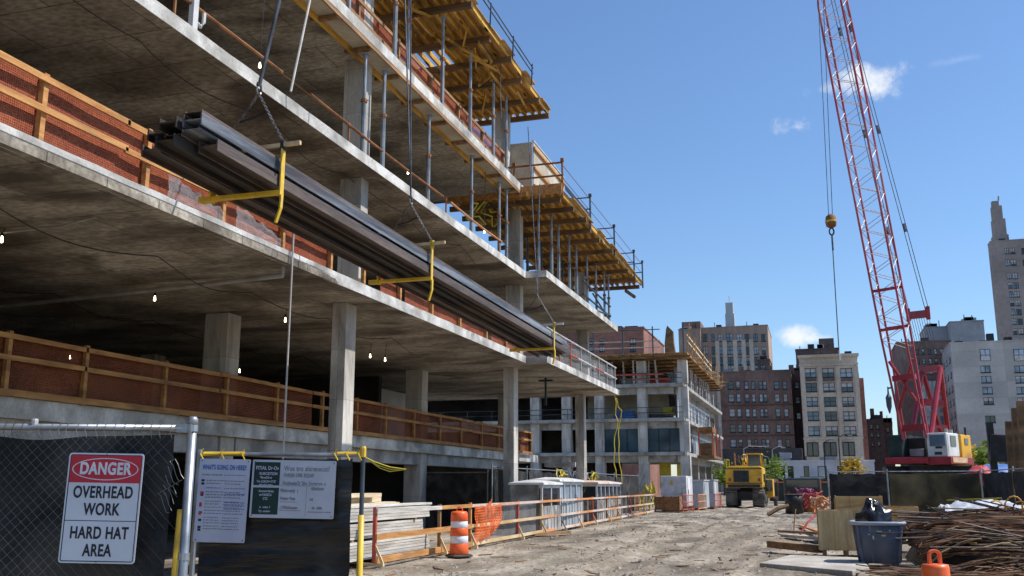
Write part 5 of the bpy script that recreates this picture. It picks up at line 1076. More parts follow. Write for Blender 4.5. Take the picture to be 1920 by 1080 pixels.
for i, (a, c, r, mt, lab) in enumerate((((1488, 1000), (1492, 955), .02, "rust", "thin upright rusty rod in front of the waste drums"), ((1500, 1002), (1530, 965), .035, "hose_red", "red bent pipe leaning toward the plywood crate"), ((1440, 965), (1478, 948), .12, "timber_brown", "dark log on the dirt left of the waste drums"))):
    g0 = at(*a, z=0.02); g1 = at(*c, y=g0.y + .6); b = MB(); b.tube([g0, g0.lerp(g1, .5) + Vector((0, 0, .08)), g1], r, 6); b.build("scrap_rod" if i < 2 else "log", mt, label=lab, cat="scrap")
# orange delineator cone
p = at(1755, 1080, y=9.7); p = Vector((p.x, p.y, 0)); ztop = at(1755, 1030, y=9.7).z
t = thing("channelizer_cone", "bright orange channelizer cone with loop handle in the foreground", "traffic cone", p)
b = MB(); b.lathe([(.24, 0), (.24, .05), (.2, .06)], p, 8); b.build("base", "rubber", t)
b = MB(); b.lathe([(.15, .06), (.135, .3), (.118, ztop - .16), (.112, ztop - .132), (.05, ztop - .125)], p, 24); b.build("cone", "orange_plastic", t, smooth=True)
b = MB()
for z in (.32, .58): b.lathe([(.137 - z * .022, z), (.139 - z * .022, z + .003), (.136 - z * .022, z + .13), (.13 - z * .022, z + .133)], p, 24)
b.build("reflective_band", "white_band", t, smooth=True)
o1 = [(-.064, 0), (.064, 0)] ; sh = [(-.062, 0)] + [(-.062 * math.cos(a), .085 + .052 * math.sin(a)) for a in [k * math.pi / 10 for k in range(11)]] + [(.062, 0)]
inn = [(-.032, 0)] + [(-.032 * math.cos(a), .085 + .026 * math.sin(a)) for a in [k * math.pi / 10 for k in range(11)]] + [(.032, 0)]
b = MB(); n = len(sh); dirx = RH; 
P3 = lambda q, off: p + dirx * q[0] + FH * off + Vector((0, 0, ztop - .137 + q[1]))
b.add([P3(q, -.018) for q in sh] + [P3(q, -.018) for q in inn] + [P3(q, .018) for q in sh] + [P3(q, .018) for q in inn], [(k, k + 1, n + k + 1, n + k) for k in range(n - 1)] + [(2 * n + k, 3 * n + k, 3 * n + k + 1, 2 * n + k + 1) for k in range(n - 1)] + [(k, 2 * n + k, 2 * n + k + 1, k + 1) for k in range(n - 1)] + [(n + k, n + k + 1, 3 * n + k + 1, 3 * n + k) for k in range(n - 1)])
b.build("handle", "orange_plastic", t, bevel=.006)

# black fences on the right
Y = 48.0
xs = [at(q, 884, y=Y).x for q in (1552, 1663, 1838)]
zf = at(1700, 884, y=Y).z
screen_fence("long black and olive screened fence across the site below the red crane", [(xs[0], Y, 0), (xs[1], Y, 0), (xs[2], Y, 0)], zf, ["screen_black", "screen_olive"])
c = Vector((xs[2], Y, 0)); d = Vector((8.2, 29.5, 0))
screen_fence("black screened fence run coming forward along the right edge", [c + Vector((.1, -.1, 0)), c.lerp(d, .3), c.lerp(d, .62), d], zf, ["screen_black"])
# dark side yard gates and vans at the end of the road
t = thing("delivery_van", "dark van parked at the far end of the dirt road", "van", (-1.5, 100, 0))
b = MB(); b.bb(-3.3, 0.2, 100, 105, .45, 2.4); b.build("body", "car_dark", t, bevel=.15)
b = MB(); b.bb(-3.0, -0.1, 99.93, 99.999, 1.5, 2.2); b.build("window", "glass_dark", t)
for x in (-3.0, -.4):
    b = MB(); b.bb(x, x + .3, 100.1, 100.8, 0, .75); b.build("wheel", "rubber", t)
    b = MB(); b.bb(x, x + .25, 99.95, 99.999, .9, 1.1); b.build("tail_light", "red_paint", t)

# ------------------------------------------------------------------ red lattice crane
CYY = 58.0
cr = thing("crawler_crane", "tall red lattice boom crawler crane behind the black fence", "crane", (5.9, 60, 0))
foot = at(1717, 822, y=CYY); tip0 = at(1560, 0, y=CYY - 4.5)
bd = (tip0 - foot).normalized(); tip = foot + bd * ((tip0 - foot).length * 1.22)
wa = Vector((.93, -.36, 0)); wa = (wa - bd * wa.dot(bd)).normalized(); da = bd.cross(wa).normalized()
def chord(sw, sd, s):   # s metres along the boom
    Lb = (tip - foot).length; taper_w = 1.0; 
    w = .62 + .05 * min(1, s / 16); dd = .60 * min(1, .30 + s / 8.0)
    if s > Lb - 6: k = max(.25, (Lb - s) / 6); w *= k; dd *= k
    return foot + bd * s + wa * (w * sw) + da * (dd * sd)
Lb = (tip - foot).length; N_ = int(Lb / 0.62)
b = MB()
for sw in (-1, 1):
    for sd in (-1, 1): b.tube([chord(sw, sd, Lb * i / 16) for i in range(17)], .062, 6)
boom = b.build("boom", "boom_red", cr)
b = MB()
for i in range(N_):
    s0, s1 = Lb * i / N_, Lb * (i + 1) / N_
    if s0 < 5: continue
    for sd in (-1, 1):
        a, c = ((-1, 1) if i % 2 else (1, -1)); b.tube([chord(a, sd, s0), chord(c, sd, s1)], .021, 4)
    for sw in (-1, 1):
        a, c = ((-1, 1) if i % 2 else (1, -1)); b.tube([chord(sw, a, s0), chord(sw, c, s1)], .021, 4)
b.build("lacing", "lace_red", boom)
b = MB()
for s in (6.2, 8.4): b.tube([chord(-1, 1, s), chord(1, 1, s)], .09, 6); b.tube([chord(-1, -1, s), chord(1, -1, s)], .09, 6)
b.bar(chord(-1, 0, .6), chord(1, 0, .6), .25, .35); b.bar(chord(-1, 0, 3.4), chord(1, 0, 3.4), .2, .3); b.tube([chord(-1, 0, 4.4), chord(1, 0, 1.6)], .1, 6); b.tube([chord(1, 0, 4.4), chord(-1, 0, 1.6)], .1, 6)
b.build("foot_section", "red_paint", boom)
p = at(1666, 745, y=CYY - .3); b = MB(); b.lathe([(.03, -.9), (.14, -.5), (.16, .0), (.05, .2), (.03, .6)], p, 8); b.tube([p + Vector((0, 0, .5)), p + Vector((.25, 0, .55))], .05, 5); b.build("auxiliary_ball", "prop_dark", boom)
# equaliser, pendants and reeving
eq0, eq1 = at(1703, 592, y=CYY + 1.6), at(1740, 588, y=CYY + .6)
b = MB(); b.bar(eq0, eq1, .34, .42); 
for q in (eq0, eq1): b.bar(q - Vector((0, 0, .34)), q + Vector((0, 0, .42)), .22, .26)
b.build("equalizer", "red_paint", cr, bevel=.03)
for q, o in ((eq0, -.5), (eq1, .5)):
    top = tip + wa * o * .4; b = MB(); 
    for k in (-.09, .09): b.tube([q + wa * k, top + wa * k], .022, 5)
    b.build("pendant", "cable", cr)
    b = MB()
    for f in (.21, .45, .7): m = q.lerp(top, f); b = MB(); b.bar(m - (top - q).normalized() * .25, m + (top - q).normalized() * .25, .08, .26); b.build("pendant_link", "cable", cr)
gt0, gt1 = at(1729, 694, y=CYY + 3.2), at(1763, 690, y=CYY + 2.2)
b = MB()
for k in range(9): f = k / 8; b.tube([eq0.lerp(eq1, f), gt0.lerp(gt1, f)], .014, 4)
b.build("reeving", "cable", cr)
b = MB(); b.bar(gt0, gt1, .35, .35)
for q, ft in ((gt0, at(1712, 800, y=CYY + 1.2)), (gt1, at(1745, 818, y=CYY + .2)), (gt1, at(1778, 812, y=CYY + 4.2)), (gt0, at(1764, 812, y=CYY + 5.0))): b.tube([q, ft], .15, 8)
m0, m1 = at(1727, 754, y=CYY + 2.0), at(1768, 757, y=CYY + 2.4); b.bar(m0, m1, .3, .4); b.bar(at(1735, 800, y=CYY + 1.4), at(1775, 800, y=CYY + 2), .15, .15)
b.build("gantry", "red_paint", cr)
crz = R(-14)
crz = R(-27); cu_ = Vector((math.cos(crz), math.sin(crz), 0)); cv_ = Vector((-math.sin(crz), math.cos(crz), 0))
def cb(name, x0p, x1p, yt, yb, y, depth, mt, bevel=.03, parent=None):
    """box of the crane's house, its front face seen between two photo columns, turned with the crane"""
    a = at(x0p, yb, y=y); r_ = ray(x1p, yb); den = r_.x * cu_.y - r_.y * cu_.x
    # where the sight line of the right edge meets the turned front face
    t_ = (a.x * cu_.y - a.y * cu_.x) / den; wd = (Vector((r_.x * t_, r_.y * t_, 0)) - Vector((a.x, a.y, 0))).length
    z1_ = at(x0p, yt, y=y).z; c = Vector((a.x, a.y, (a.z + z1_) / 2)) + cu_ * wd / 2 + cv_ * depth / 2
    q = MB(); q.box(c, (wd, depth, z1_ - a.z), crz); return q.build(name, mt, cr, bevel=bevel), (Vector((a.x, a.y, a.z)), wd, z1_ - a.z)
def onbox(info, u0, u1, w0, w1, name, mt, parent, side=None, d=.03):
    """thin panel on a box face: u along the front (or, with side, along the depth), w up"""
    o_, wd, h_ = info; q = MB()
    if side is None: c = o_ + cu_ * (u0 + u1) / 2 - cv_ * (d / 2 + .002); q.box(c + Z * (w0 + w1) / 2, (u1 - u0, d, w1 - w0), crz)
    else: c = o_ + cu_ * (wd + d / 2 + .002) + cv_ * (u0 + u1) / 2; q.box(c + Z * (w0 + w1) / 2, (d, u1 - u0, w1 - w0), crz)
    return q.build(name, mt, parent)
cb("machinery_house", 1666, 1693, 816, 862, CYY + .6, 3.4, "dark_green")
cb("deck", 1660, 1741, 858, 870, CYY + .3, 5.2, "red_paint"); dk, di = cb("deck", 1738, 1784, 857, 871, CYY - .6, 3.4, "red_paint")
onbox(di, .3, 2.4, .1, .38, "stencil", "rail_pale", dk, side=1, d=.01)
cb("winch_house", 1702, 1737, 822, 858, CYY + 1.0, 3, "black_metal"); cb("winch_front", 1706, 1732, 842, 856, CYY + .6, .12, "pipe_grey"); cb("winch_drum", 1705, 1735, 861, 867, CYY - .2, 3, "yellow_machine")
co, ci = cb("cab", 1740, 1778, 812, 857, CYY - .4, 1.75, "cabin_white", .06)
wd, h_ = ci[1], ci[2]
onbox(ci, .16, wd - .1, h_ - .72, h_ - .12, "window", "glass_sky", co); onbox(ci, wd * .42, wd * .75, .45, .56, "vent", "frame_dark", co); onbox(ci, wd * .36, wd * .72, .12, .27, "vent", "frame_dark", co)
onbox(ci, .5, 1.25, h_ - .72, h_ - .15, "window", "glass_dark", co, side=1); onbox(ci, .12, .16, .1, h_ - .1, "door_seam", "pipe_grey", co, side=1, d=.01)
top_ = ci[0] + cu_ * wd * .8 + cv_ * .6 + Z * h_
b = MB(); b.tube([top_, top_ + Z * .25], .08, 6); b.build("roof_vent", "pipe_grey", co); b = MB(); b.tube([top_ + cv_ * .6, top_ + cv_ * .6 + Z * .2], .13, 6); b.build("roof_vent", "pipe_grey", co)
co2, ci2 = cb("engine_house", 1788, 1806, 815, 868, CYY + 1.4, 1.5, "yellow_machine", .05)
onbox(ci2, .5, 1.0, ci2[2] - .55, ci2[2] - .2, "window", "glass_dark", co2, side=1)
top_ = ci2[0] + cu_ * .5 + cv_ * .8 + Z * ci2[2]; b = MB(); b.tube([top_, top_ + Z * .42], .06, 6); b.build("exhaust", "black_metal", co2)
b = MB(); b.bb(6.0 - 1.1, 6 + 1.0, CYY + .3, CYY + 1.15, 1.5, 2.75); b.build("turntable", "black_metal", cr)
for x in (4.1, 7.0):
    b = MB(); b.bb(x, x + .95, CYY - .4, CYY + 6, .0, 2.3); b.build("crawler_track", "rubber", cr, bevel=.25)
b = MB(); b.bb(3.7, 8.2, CYY + 1.2, CYY + 4.6, .5, 2.72); b.build("carbody", "black_metal", cr)
# hook block hanging off the boom
hk = at(1558, 416, y=CYY - 4.3)
b = MB(); b.tube([at(1531, -60, y=CYY - 5), hk + Vector((-.1, 0, .35))], .02, 5); b.tube([at(1541, -60, y=CYY - 5), hk + Vector((.1, 0, .35))], .02, 5); b.build("hoist_rope", "cable", cr)
t = thing("hook_block", "orange brown hook block hanging on ropes left of the crane boom", "hook block", hk)
b = MB(); b.lathe([(.12, .42), (.26, .3), (.30, 0), (.26, -.25), (.1, -.35)], hk, 12); b.build("block", "rust", t, smooth=True)
b = MB(); b.lathe([(.2, -.1), (.31, -.02), (.31, .06), (.2, .12)], hk, 12); b.build("band", "hose_yellow", t)
b = MB(); b.tube([hk + Vector((.12 * math.cos(a), 0, -.55 + .2 * math.sin(a))) for a in [k * .524 for k in range(13)]], .045, 5); b.build("hook", "black_metal", t)
e = at(1573, 658, y=CYY - 4.3); b = MB(); b.tube([hk + Vector((0, 0, -.7)), e], .03, 5); b.tube([hk + Vector((0, 0, -.7)), hk + Vector((0, 0, -1.6))], .055, 5); b.build("load_line", "cable", t)
b = MB(); b.tube([e, e + Vector((0, 0, -.5))], .05, 5); b.build("weight", "cable_pale", t)
# dark post with a black box, rusty piles and clutter beyond the fence
g0 = at(1866, 885, y=52); t = thing("dark_post", "black steel post carrying a hanging black box beyond the right fence", "post", (g0.x, 52, 0))
b = MB(); b.bar((g0.x, 52, 0), (g0.x - .05, 52, at(1866, 792, y=52).z), .3, .3); b.build("pole", "black_metal", t)
a = at(1858, 864, y=51.6); c = at(1896, 815, y=51.6); b = MB(); b.add([(a.x, 51.6, a.z), (c.x + .1, 51.6, a.z - .1), (c.x - .15, 51.6, c.z), (a.x + .1, 51.6, c.z + .05), (a.x, 52.6, a.z), (c.x + .1, 52.6, a.z - .1), (c.x - .15, 52.6, c.z), (a.x + .1, 52.6, c.z + .05)], [(0, 1, 2, 3), (7, 6, 5, 4), (0, 4, 5, 1), (1, 5, 6, 2), (2, 6, 7, 3), (3, 7, 4, 0)]); b.build("box", "black_metal", t, bevel=.05)
for i, (px, top) in enumerate(((1893, 790), (1905, 765), (1915, 752))):
    g0 = at(px + 4, 885, y=50 - i); tp = at(px, top, y=50 - i); b = MB(); b.bar((g0.x, 50 - i, 0), tp, .34, .07); b.bar((g0.x - .15, 50 - i + .1, 0), tp + Vector((-.15, .1, 0)), .05, .3); b.bar((g0.x + .15, 50 - i + .1, 0), tp + Vector((.15, .1, 0)), .05, .3)
    b.build("steel_pile", "timber_brown", label=f"{('shortest','middle','tallest')[i]} rusty steel pile standing at the right frame edge", cat="steel pile")
a = at(1872, 880, y=53)
t = thing("parked_car", "blue tarp covered car beyond the right fence", "car", (a.x, 54, 0)); h_ = heap((a.x, 54, 1.6), 1.5, 1.0, a.z - 1.6 + .25, amp=.12); h_.build("cover", "tarp_blue", t, smooth=True)
b = MB(); b.bb(a.x - 1.4, a.x + 1.4, 53.2, 54.8, .0, 1.62); b.build("platform", "concrete_dark", t)
a = at(1838, 884, y=53); h_ = heap((a.x, 53, 1.7), .7, .7, a.z - 1.7 + .25, amp=.2); h_.build("tarp_bundle", "hose_red", label="red tarp bundle beside the blue covered car", cat="tarp", smooth=True)

# ------------------------------------------------------------------ second concrete building
by = 92.0; XR = -12.3 * by / 90
Ls = [at(1283, q, y=by).z for q in (847, 783, 718)]; ztop = at(1283, 664, y=by).z
XL = -62.0; YB = 131
bb2 = thing("concrete_building", "farther raw concrete building with windows being installed and timber formwork on top", "building", (-22, 100, 0))
for z in Ls:
    b = MB(); b.bb(XL, XR + .9, by - .5, YB, z - .32, z); b.build("floor_slab", "concrete", bb2)
    b = MB(); b.bb(XL, XR - .1, by + .25, by + .75, z - .95, z - .322); b.bb(XR - .5, XR, by + .8, YB - 1, z - .9, z - .322); b.build("edge_beam", "concrete", bb2)
zs = [-.1] + Ls
for px in (1283, 1205, 1124, 1062, 1003):
    x = at(px, 800, y=by).x
    for i in range(4):
        b = MB(); b.bb(x - .45, x + .45, by - .1 if i else by - .1, by + .8, zs[i], (Ls[i] - .33) if i < 3 else ztop - .5); b.build("column", "concrete_column", bb2)
for y in (98, 104, 110, 117, 124, 130):
    for i in range(4):
        b = MB(); b.bb(XR - .75, XR - .05, y - .35, y + .35, zs[i], (Ls[i] - .33) if i < 3 else ztop - .5); b.build("column", "concrete", bb2)
for i in range(3):
    b = MB(); b.bb(XL, XR - 7, by + 9, by + 9.2, zs[i], Ls[i] - .33); b.build("inner_wall", "concrete_dark", bb2)
b = MB(); b.bb(XR - 9.5, XR - 1.2, by + 4.5, by + 4.7, Ls[1], Ls[2] - .33); b.build("inner_wall", "plywood_grey", bb2); b = MB(); b.bb(XL, XR - 1, by + 14, by + 14.2, Ls[2], ztop - .6); b.build("inner_wall", "brick_red", bb2)
xc = [at(q, 800, y=by).x for q in (1283, 1205, 1124)]
for k in range(2):
    x1, x0 = xc[k] - .45, xc[k + 1] + .45
    w_ = MB(); n = 3
    for j in range(n + 1): x = x0 + (x1 - x0) * j / n; w_.bb(x - .04, x + .04, by + .2, by + .3, Ls[0], Ls[1] - .96)
    w_.bb(x0, x1, by + .2, by + .3, Ls[0] + .02, Ls[0] + .12); wo = w_.build("window", "frame_dark", bb2)
    b = MB(); b.bb(x0, x1, by + .24, by + .26, Ls[0] + .12, Ls[1] - .96); b.build("pane", "glass_teal", wo)
ys = [93.6, 96.2, 98.8, 101.6, 104.4, 107.5, 110.8, 114.4, 118.5, 123]
for fl in (0, 1, 2):
    for j in range(len(ys) - 1):
        if fl == 2 and j < 0: continue
        y0, y1 = ys[j], ys[j + 1] - .35; z0 = Ls[fl] + .05; z1 = (Ls[fl + 1] - .93) if fl < 2 else Ls[2] + 2.2
        if fl == 2: continue
        w_ = MB(); w_.bb(XR - .02, XR + .09, y0, y0 + .22, z0, z1); w_.bb(XR - .02, XR + .09, y1 - .22, y1, z0, z1); w_.bb(XR - .02, XR + .09, y0 + .221, y1 - .221, z1 - .2, z1); w_.bb(XR - .02, XR + .09, y0 + .221, y1 - .221, z0, z0 + .14); w_.bb(XR - .01, XR + .07, (y0 + y1) / 2 - .06, (y0 + y1) / 2 + .06, z0 + .141, z1 - .201)
        wo = w_.build("window", "frame_white", bb2)
        b = MB(); b.bb(XR + .0, XR + .02, y0 + .222, y1 - .222, z0 + .142, z1 - .202); b.build("pane", "glass_sky" if (j + fl) % 3 else "glass_dark", wo)
b = MB()
for i in (1, 2):
    for z in (.5, 1.0): b.tube([(XR + .75, by - .3, Ls[i] + z), (XR + .75, YB, Ls[i] + z)], .03, 4)
    for k in range(14): y = by + k * 2.8; b.tube([(XR + .75, y, Ls[i]), (XR + .75, y, Ls[i] + 1.05)], .03, 4)
    for z in (.5, 1.0): b.tube([(XL, by - .4, Ls[i] + z), (XR + .75, by - .4, Ls[i] + z)], .03, 4)
    for k in range(10): x = XR - k * 2.6; b.tube([(x, by - .4, Ls[i]), (x, by - .4, Ls[i] + 1.05)], .03, 4)
b.build("edge_railing", "prop_dark", bb2)
for i, (x0, x1, z) in enumerate(((-19.5, -13.5, .9), (-16.5, -13, .45), (-27, -21, .8))):
    b = MB(); b.bar((x0, by - .35, Ls[2] + z), (x1, by - .3, Ls[2] + z), .08, .14); b.build("edge_railing", "red_rail", bb2)
fd = deck("formwork_deck", "distant timber formwork deck on top of the farther concrete building", XL, XR + 1.6, by - 1.5, YB - 6, ztop, [by - 1.2 + 2.9 * i for i in range(13)], 1.1, "timber")
random.seed(31)
hh = ztop - .45 - Ls[2]
row([(XR - 1.3 - 1.15 * i + random.uniform(-.3, .3), by - .15 + random.uniform(-.1, .9)) for i in range(13)], Ls[2], hh, "cable_pale", "{} post from the right corner propping the farther building's front formwork", "front posts on the farther building")
row([(XR + .45 + random.uniform(-.1, .25), by + 1.2 + 1.7 * i) for i in range(15)], Ls[2], hh, "cable_pale", "{} post from the front corner propping the farther building's side formwork", "side posts on the farther building")
for o_ in list(bpy.data.objects):
    if o_.get("group") in ("front posts on the farther building", "side posts on the farther building"): o_.scale = (1.8, 1.8, 1); o_.rotation_euler.x = random.gauss(0, .025); o_.rotation_euler.y = random.gauss(0, .03)
for i, (px, fl, w_, h_, mt, lab) in enumerate(((1170, 1, 2.2, .9, "tarp_blue", "blue gang box on the farther building's second level between columns"), (1232, 1, 2.6, .55, "steel_rust", "long rusty material stack on the farther building's second level"), (1150, 1, 1.4, .7, "lumber_new", "pale timber stack on the farther building's second level at left"),
     (1252, 1, 1.2, 1.3, "hose_yellow", "yellow cart near the farther building's second level corner column"), (1235, 2, 2.4, .8, "red_rail", "red material stack on the farther building's third level"), (1180, 2, 1.8, 1.0, "lumber_pale", "pale board stack on the farther building's third level"), (1262, 2, 1.0, 1.5, "prop_steel", "upright grey panel rack by the farther building's third level corner"))):
    a = at(px, 780, y=by + 1.6 + .3 * i); z0 = Ls[fl]; b = MB(); n = max(2, int(h_ / .22))
    for k in range(n): b.bb(a.x - w_ / 2 + random.uniform(0, .2), a.x + w_ / 2 - random.uniform(0, .2), a.y, a.y + 1.0, z0 + .02 + k * h_ / n, z0 + (k + .86) * h_ / n)
    b.bb(a.x - w_ * .3, a.x + w_ * .3, a.y + .1, a.y + .9, z0, z0 + h_ * .97); b.build("material_stack", mt, label=lab, cat="material stack")
t = thing("roof_railing", "timber and tube guard railing along the farther building's formwork roof", "guardrail", (XR, by, ztop))
for k in range(12):
    y = by - 1.2 + 3.1 * k; b = MB(); b.bar((XR + 1.5, y, ztop - .2), (XR + 1.5 + random.uniform(-.1, .4), y, ztop + random.uniform(1.3, 2.3) + (1.2 if k == 0 else 0)), .09, .09); b.build("post", "timber", t)
for h_ in (.6, 1.2):
    b = MB(); b.bar((XR + 1.52, by - 1.2, ztop + h_ + .5), (XR + 1.6, by + 20, ztop + h_), .06, .12); b.build("rail", "lumber_new", t)
for k in range(8):
    x = XR + 1.2 - 2.9 * k; b = MB(); b.tube([(x, by - 1.4, ztop - .2), (x, by - 1.4, ztop + 2.6 + (.7 if k == 3 else 0))], .07, 5); b.build("post", "prop_dark", t)
for h_ in (.9, 1.5, 2.6):
    b = MB(); b.tube([(XR - 1, by - 1.4, ztop + h_ - .3), (XL, by - 1.4, ztop + h_ + .1)], .05, 5); b.build("rail", "pipe_grey" if h_ < 2 else "prop_dark", t)
for k in range(16):
    y = by + 1.0 + 2.1 * k; b = MB(); b.bar((XR - .2, y, ztop + .03), (XR + 2.0 + random.uniform(0, .7), y + random.uniform(-.5, .5), ztop + random.uniform(.0, .5)), .3, .05, up=(0, 0, 1))
    b.build("loose_board", "lumber_new" if k % 2 else "timber_yellow", fd)
px = at(1258, 660, y=by); px.x += 0.0; b = MB(); b.add([(px.x - .5, by - .6, ztop), (px.x + .5, by - .6, ztop), (px.x + .36, by - .6, ztop + 1.0), (px.x + .32, by - .6, ztop + 2.2), (px.x - .2, by - .6, ztop + 2.75), (px.x - .32, by - .6, ztop + 2.4), (px.x - .5, by - .6, ztop + 1)] + [(px.x - .5, by + .1, ztop), (px.x + .5, by + .1, ztop), (px.x + .36, by + .1, ztop + 1.0), (px.x + .32, by + .1, ztop + 2.2), (px.x - .2, by + .1, ztop + 2.75), (px.x - .32, by + .1, ztop + 2.4), (px.x - .5, by + .1, ztop + 1)],
    [(0, 1, 2, 3, 4, 5, 6), (13, 12, 11, 10, 9, 8, 7)] + [(i, 7 + i, 7 + (i + 1) % 7, (i + 1) % 7) for i in range(7)]); b.build("column_form", "timber_brown", label="dark upright column form standing on the farther building's roof deck", cat="column form")
# loading platform on its right side, yellow sheets inside
t = thing("loading_platform", "dark loading platform with red posts sticking out of the farther building's side", "platform", (XR + 1.5, 104, Ls[0]))
b = MB(); b.bb(XR + .92, XR + 2.6, 101, 109, Ls[0] - .35, Ls[0] - .1); b.build("deck", "timber_brown", t)
for x, y in ((XR + 1.1, 101.2), (XR + 2.5, 101.2), (XR + 2.5, 108.8), (XR + 2.5, 105)):
    b = MB(); b.tube([(x, y, Ls[0] - .1), (x, y, Ls[0] + 2.3)], .09, 5); b.build("post", "red_rail", t)
b = MB(); b.bb(XR + 1.1, XR + 2.5, 101.2, 105, Ls[0] + 2.3, Ls[0] + 2.8); b.build("canopy", "rust", t)
b = MB(); b.bb(XR + 1.0, XR + 2.3, 102, 106, Ls[0] - .098, Ls[0] + 1.2); b.build("load", "timber_brown", t)
for i, (px, py, w_, h_) in enumerate(((1247, 872, 1.1, 1.5), (1275, 880, .6, .9))):
    a = at(px, py, y=by + 3); b = MB(); b.bb(a.x - w_ / 2, a.x + w_ / 2, by + 3, by + 3.1, a.z - h_ / 2 - 1.5, a.z + h_ / 2); b.build("yellow_panel", "hose_yellow", label=("larger" if i == 0 else "smaller") + " yellow panel leaning inside the farther building's ground floor", cat="panel")

# ------------------------------------------------------------------ background buildings
def wall_face(mb, O, u, W, H, holes, nin, depth):
    us = sorted({0, W} | {round(h[0], 4) for h in holes} | {round(h[1], 4) for h in holes}); zs_ = sorted({0, H} | {round(h[2], 4) for h in holes} | {round(h[3], 4) for h in holes})
    O = Vector(O); u = Vector(u); nin = Vector(nin)
    def hole(a, c, p, q):
        m, k = (a + c) / 2, (p + q) / 2
        return any(h[0] < m < h[1] and h[2] < k < h[3] for h in holes)
    for i in range(len(us) - 1):
        for j in range(len(zs_) - 1):
            a, c, p, q = us[i], us[i + 1], zs_[j], zs_[j + 1]
            if not hole(a, c, p, q): mb.add([O + u * a + Z * p, O + u * c + Z * p, O + u * c + Z * q, O + u * a + Z * q], [(0, 1, 2, 3)])
    for h in holes:
        A = [O + u * h[0] + Z * h[2], O + u * h[1] + Z * h[2], O + u * h[1] + Z * h[3], O + u * h[0] + Z * h[3]]; Bk = [q + nin * depth for q in A]
        mb.add(A + Bk, [(k, (k + 1) % 4, 4 + (k + 1) % 4, 4 + k) for k in range(4)])
def windows(bld, O, u, holes, nin, depth, fm, gm, sash=2, rail=True):
    O = Vector(O); u = Vector(u); nin = Vector(nin)
    for i, h in enumerate(holes):
        f = MB(); fw = .09; ax = lambda a, z, d: O + u * a + Z * z + nin * d
        def piece(a, c, p, q, d0, d1):
            f.add([ax(a, p, d0), ax(c, p, d0), ax(c, q, d0), ax(a, q, d0), ax(a, p, d1), ax(c, p, d1), ax(c, q, d1), ax(a, q, d1)], [(0, 1, 2, 3), (7, 6, 5, 4), (0, 4, 5, 1), (1, 5, 6, 2), (2, 6, 7, 3), (3, 7, 4, 0)])
        d0, d1 = depth * .45, depth * .95; piece(h[0], h[0] + fw, h[2], h[3], d0, d1); piece(h[1] - fw, h[1], h[2], h[3], d0, d1); piece(h[0] + fw, h[1] - fw, h[2], h[2] + fw, d0, d1); piece(h[0] + fw, h[1] - fw, h[3] - fw, h[3], d0, d1)
        for k in range(1, sash): m = h[0] + (h[1] - h[0]) * k / sash; piece(m - fw * .6, m + fw * .6, h[2] + fw, h[3] - fw, d0, d1)
        if rail: m = (h[2] + h[3]) / 2; piece(h[0] + fw, h[1] - fw, m - .04, m + .04, d0 + .01, d1)
        piece(h[0] - .06, h[1] + .06, h[2] - .16, h[2] - .002, -.10, depth * .4)
        fo = f.build("window", fm, bld)
        if random.random() < .42:
            q = MB(); bz = h[2] + (h[3] - h[2]) * random.choice((.5, .5, .35, .65, .2)); q.add([ax(h[0] + fw, bz, depth * .66), ax(h[1] - fw, bz, depth * .66), ax(h[1] - fw, h[3] - fw, depth * .66), ax(h[0] + fw, h[3] - fw, depth * .66)], [(0, 1, 2, 3)]); q.build("blind", "blind", fo)
        g_ = MB(); g_.add([ax(h[0] + fw, h[2] + fw, depth * .7), ax(h[1] - fw, h[2] + fw, depth * .7), ax(h[1] - fw, h[3] - fw, depth * .7), ax(h[0] + fw, h[3] - fw, depth * .7)], [(0, 1, 2, 3)])
        g_.build("pane", random.choice(gm) if isinstance(gm, (list, tuple)) else gm, fo)
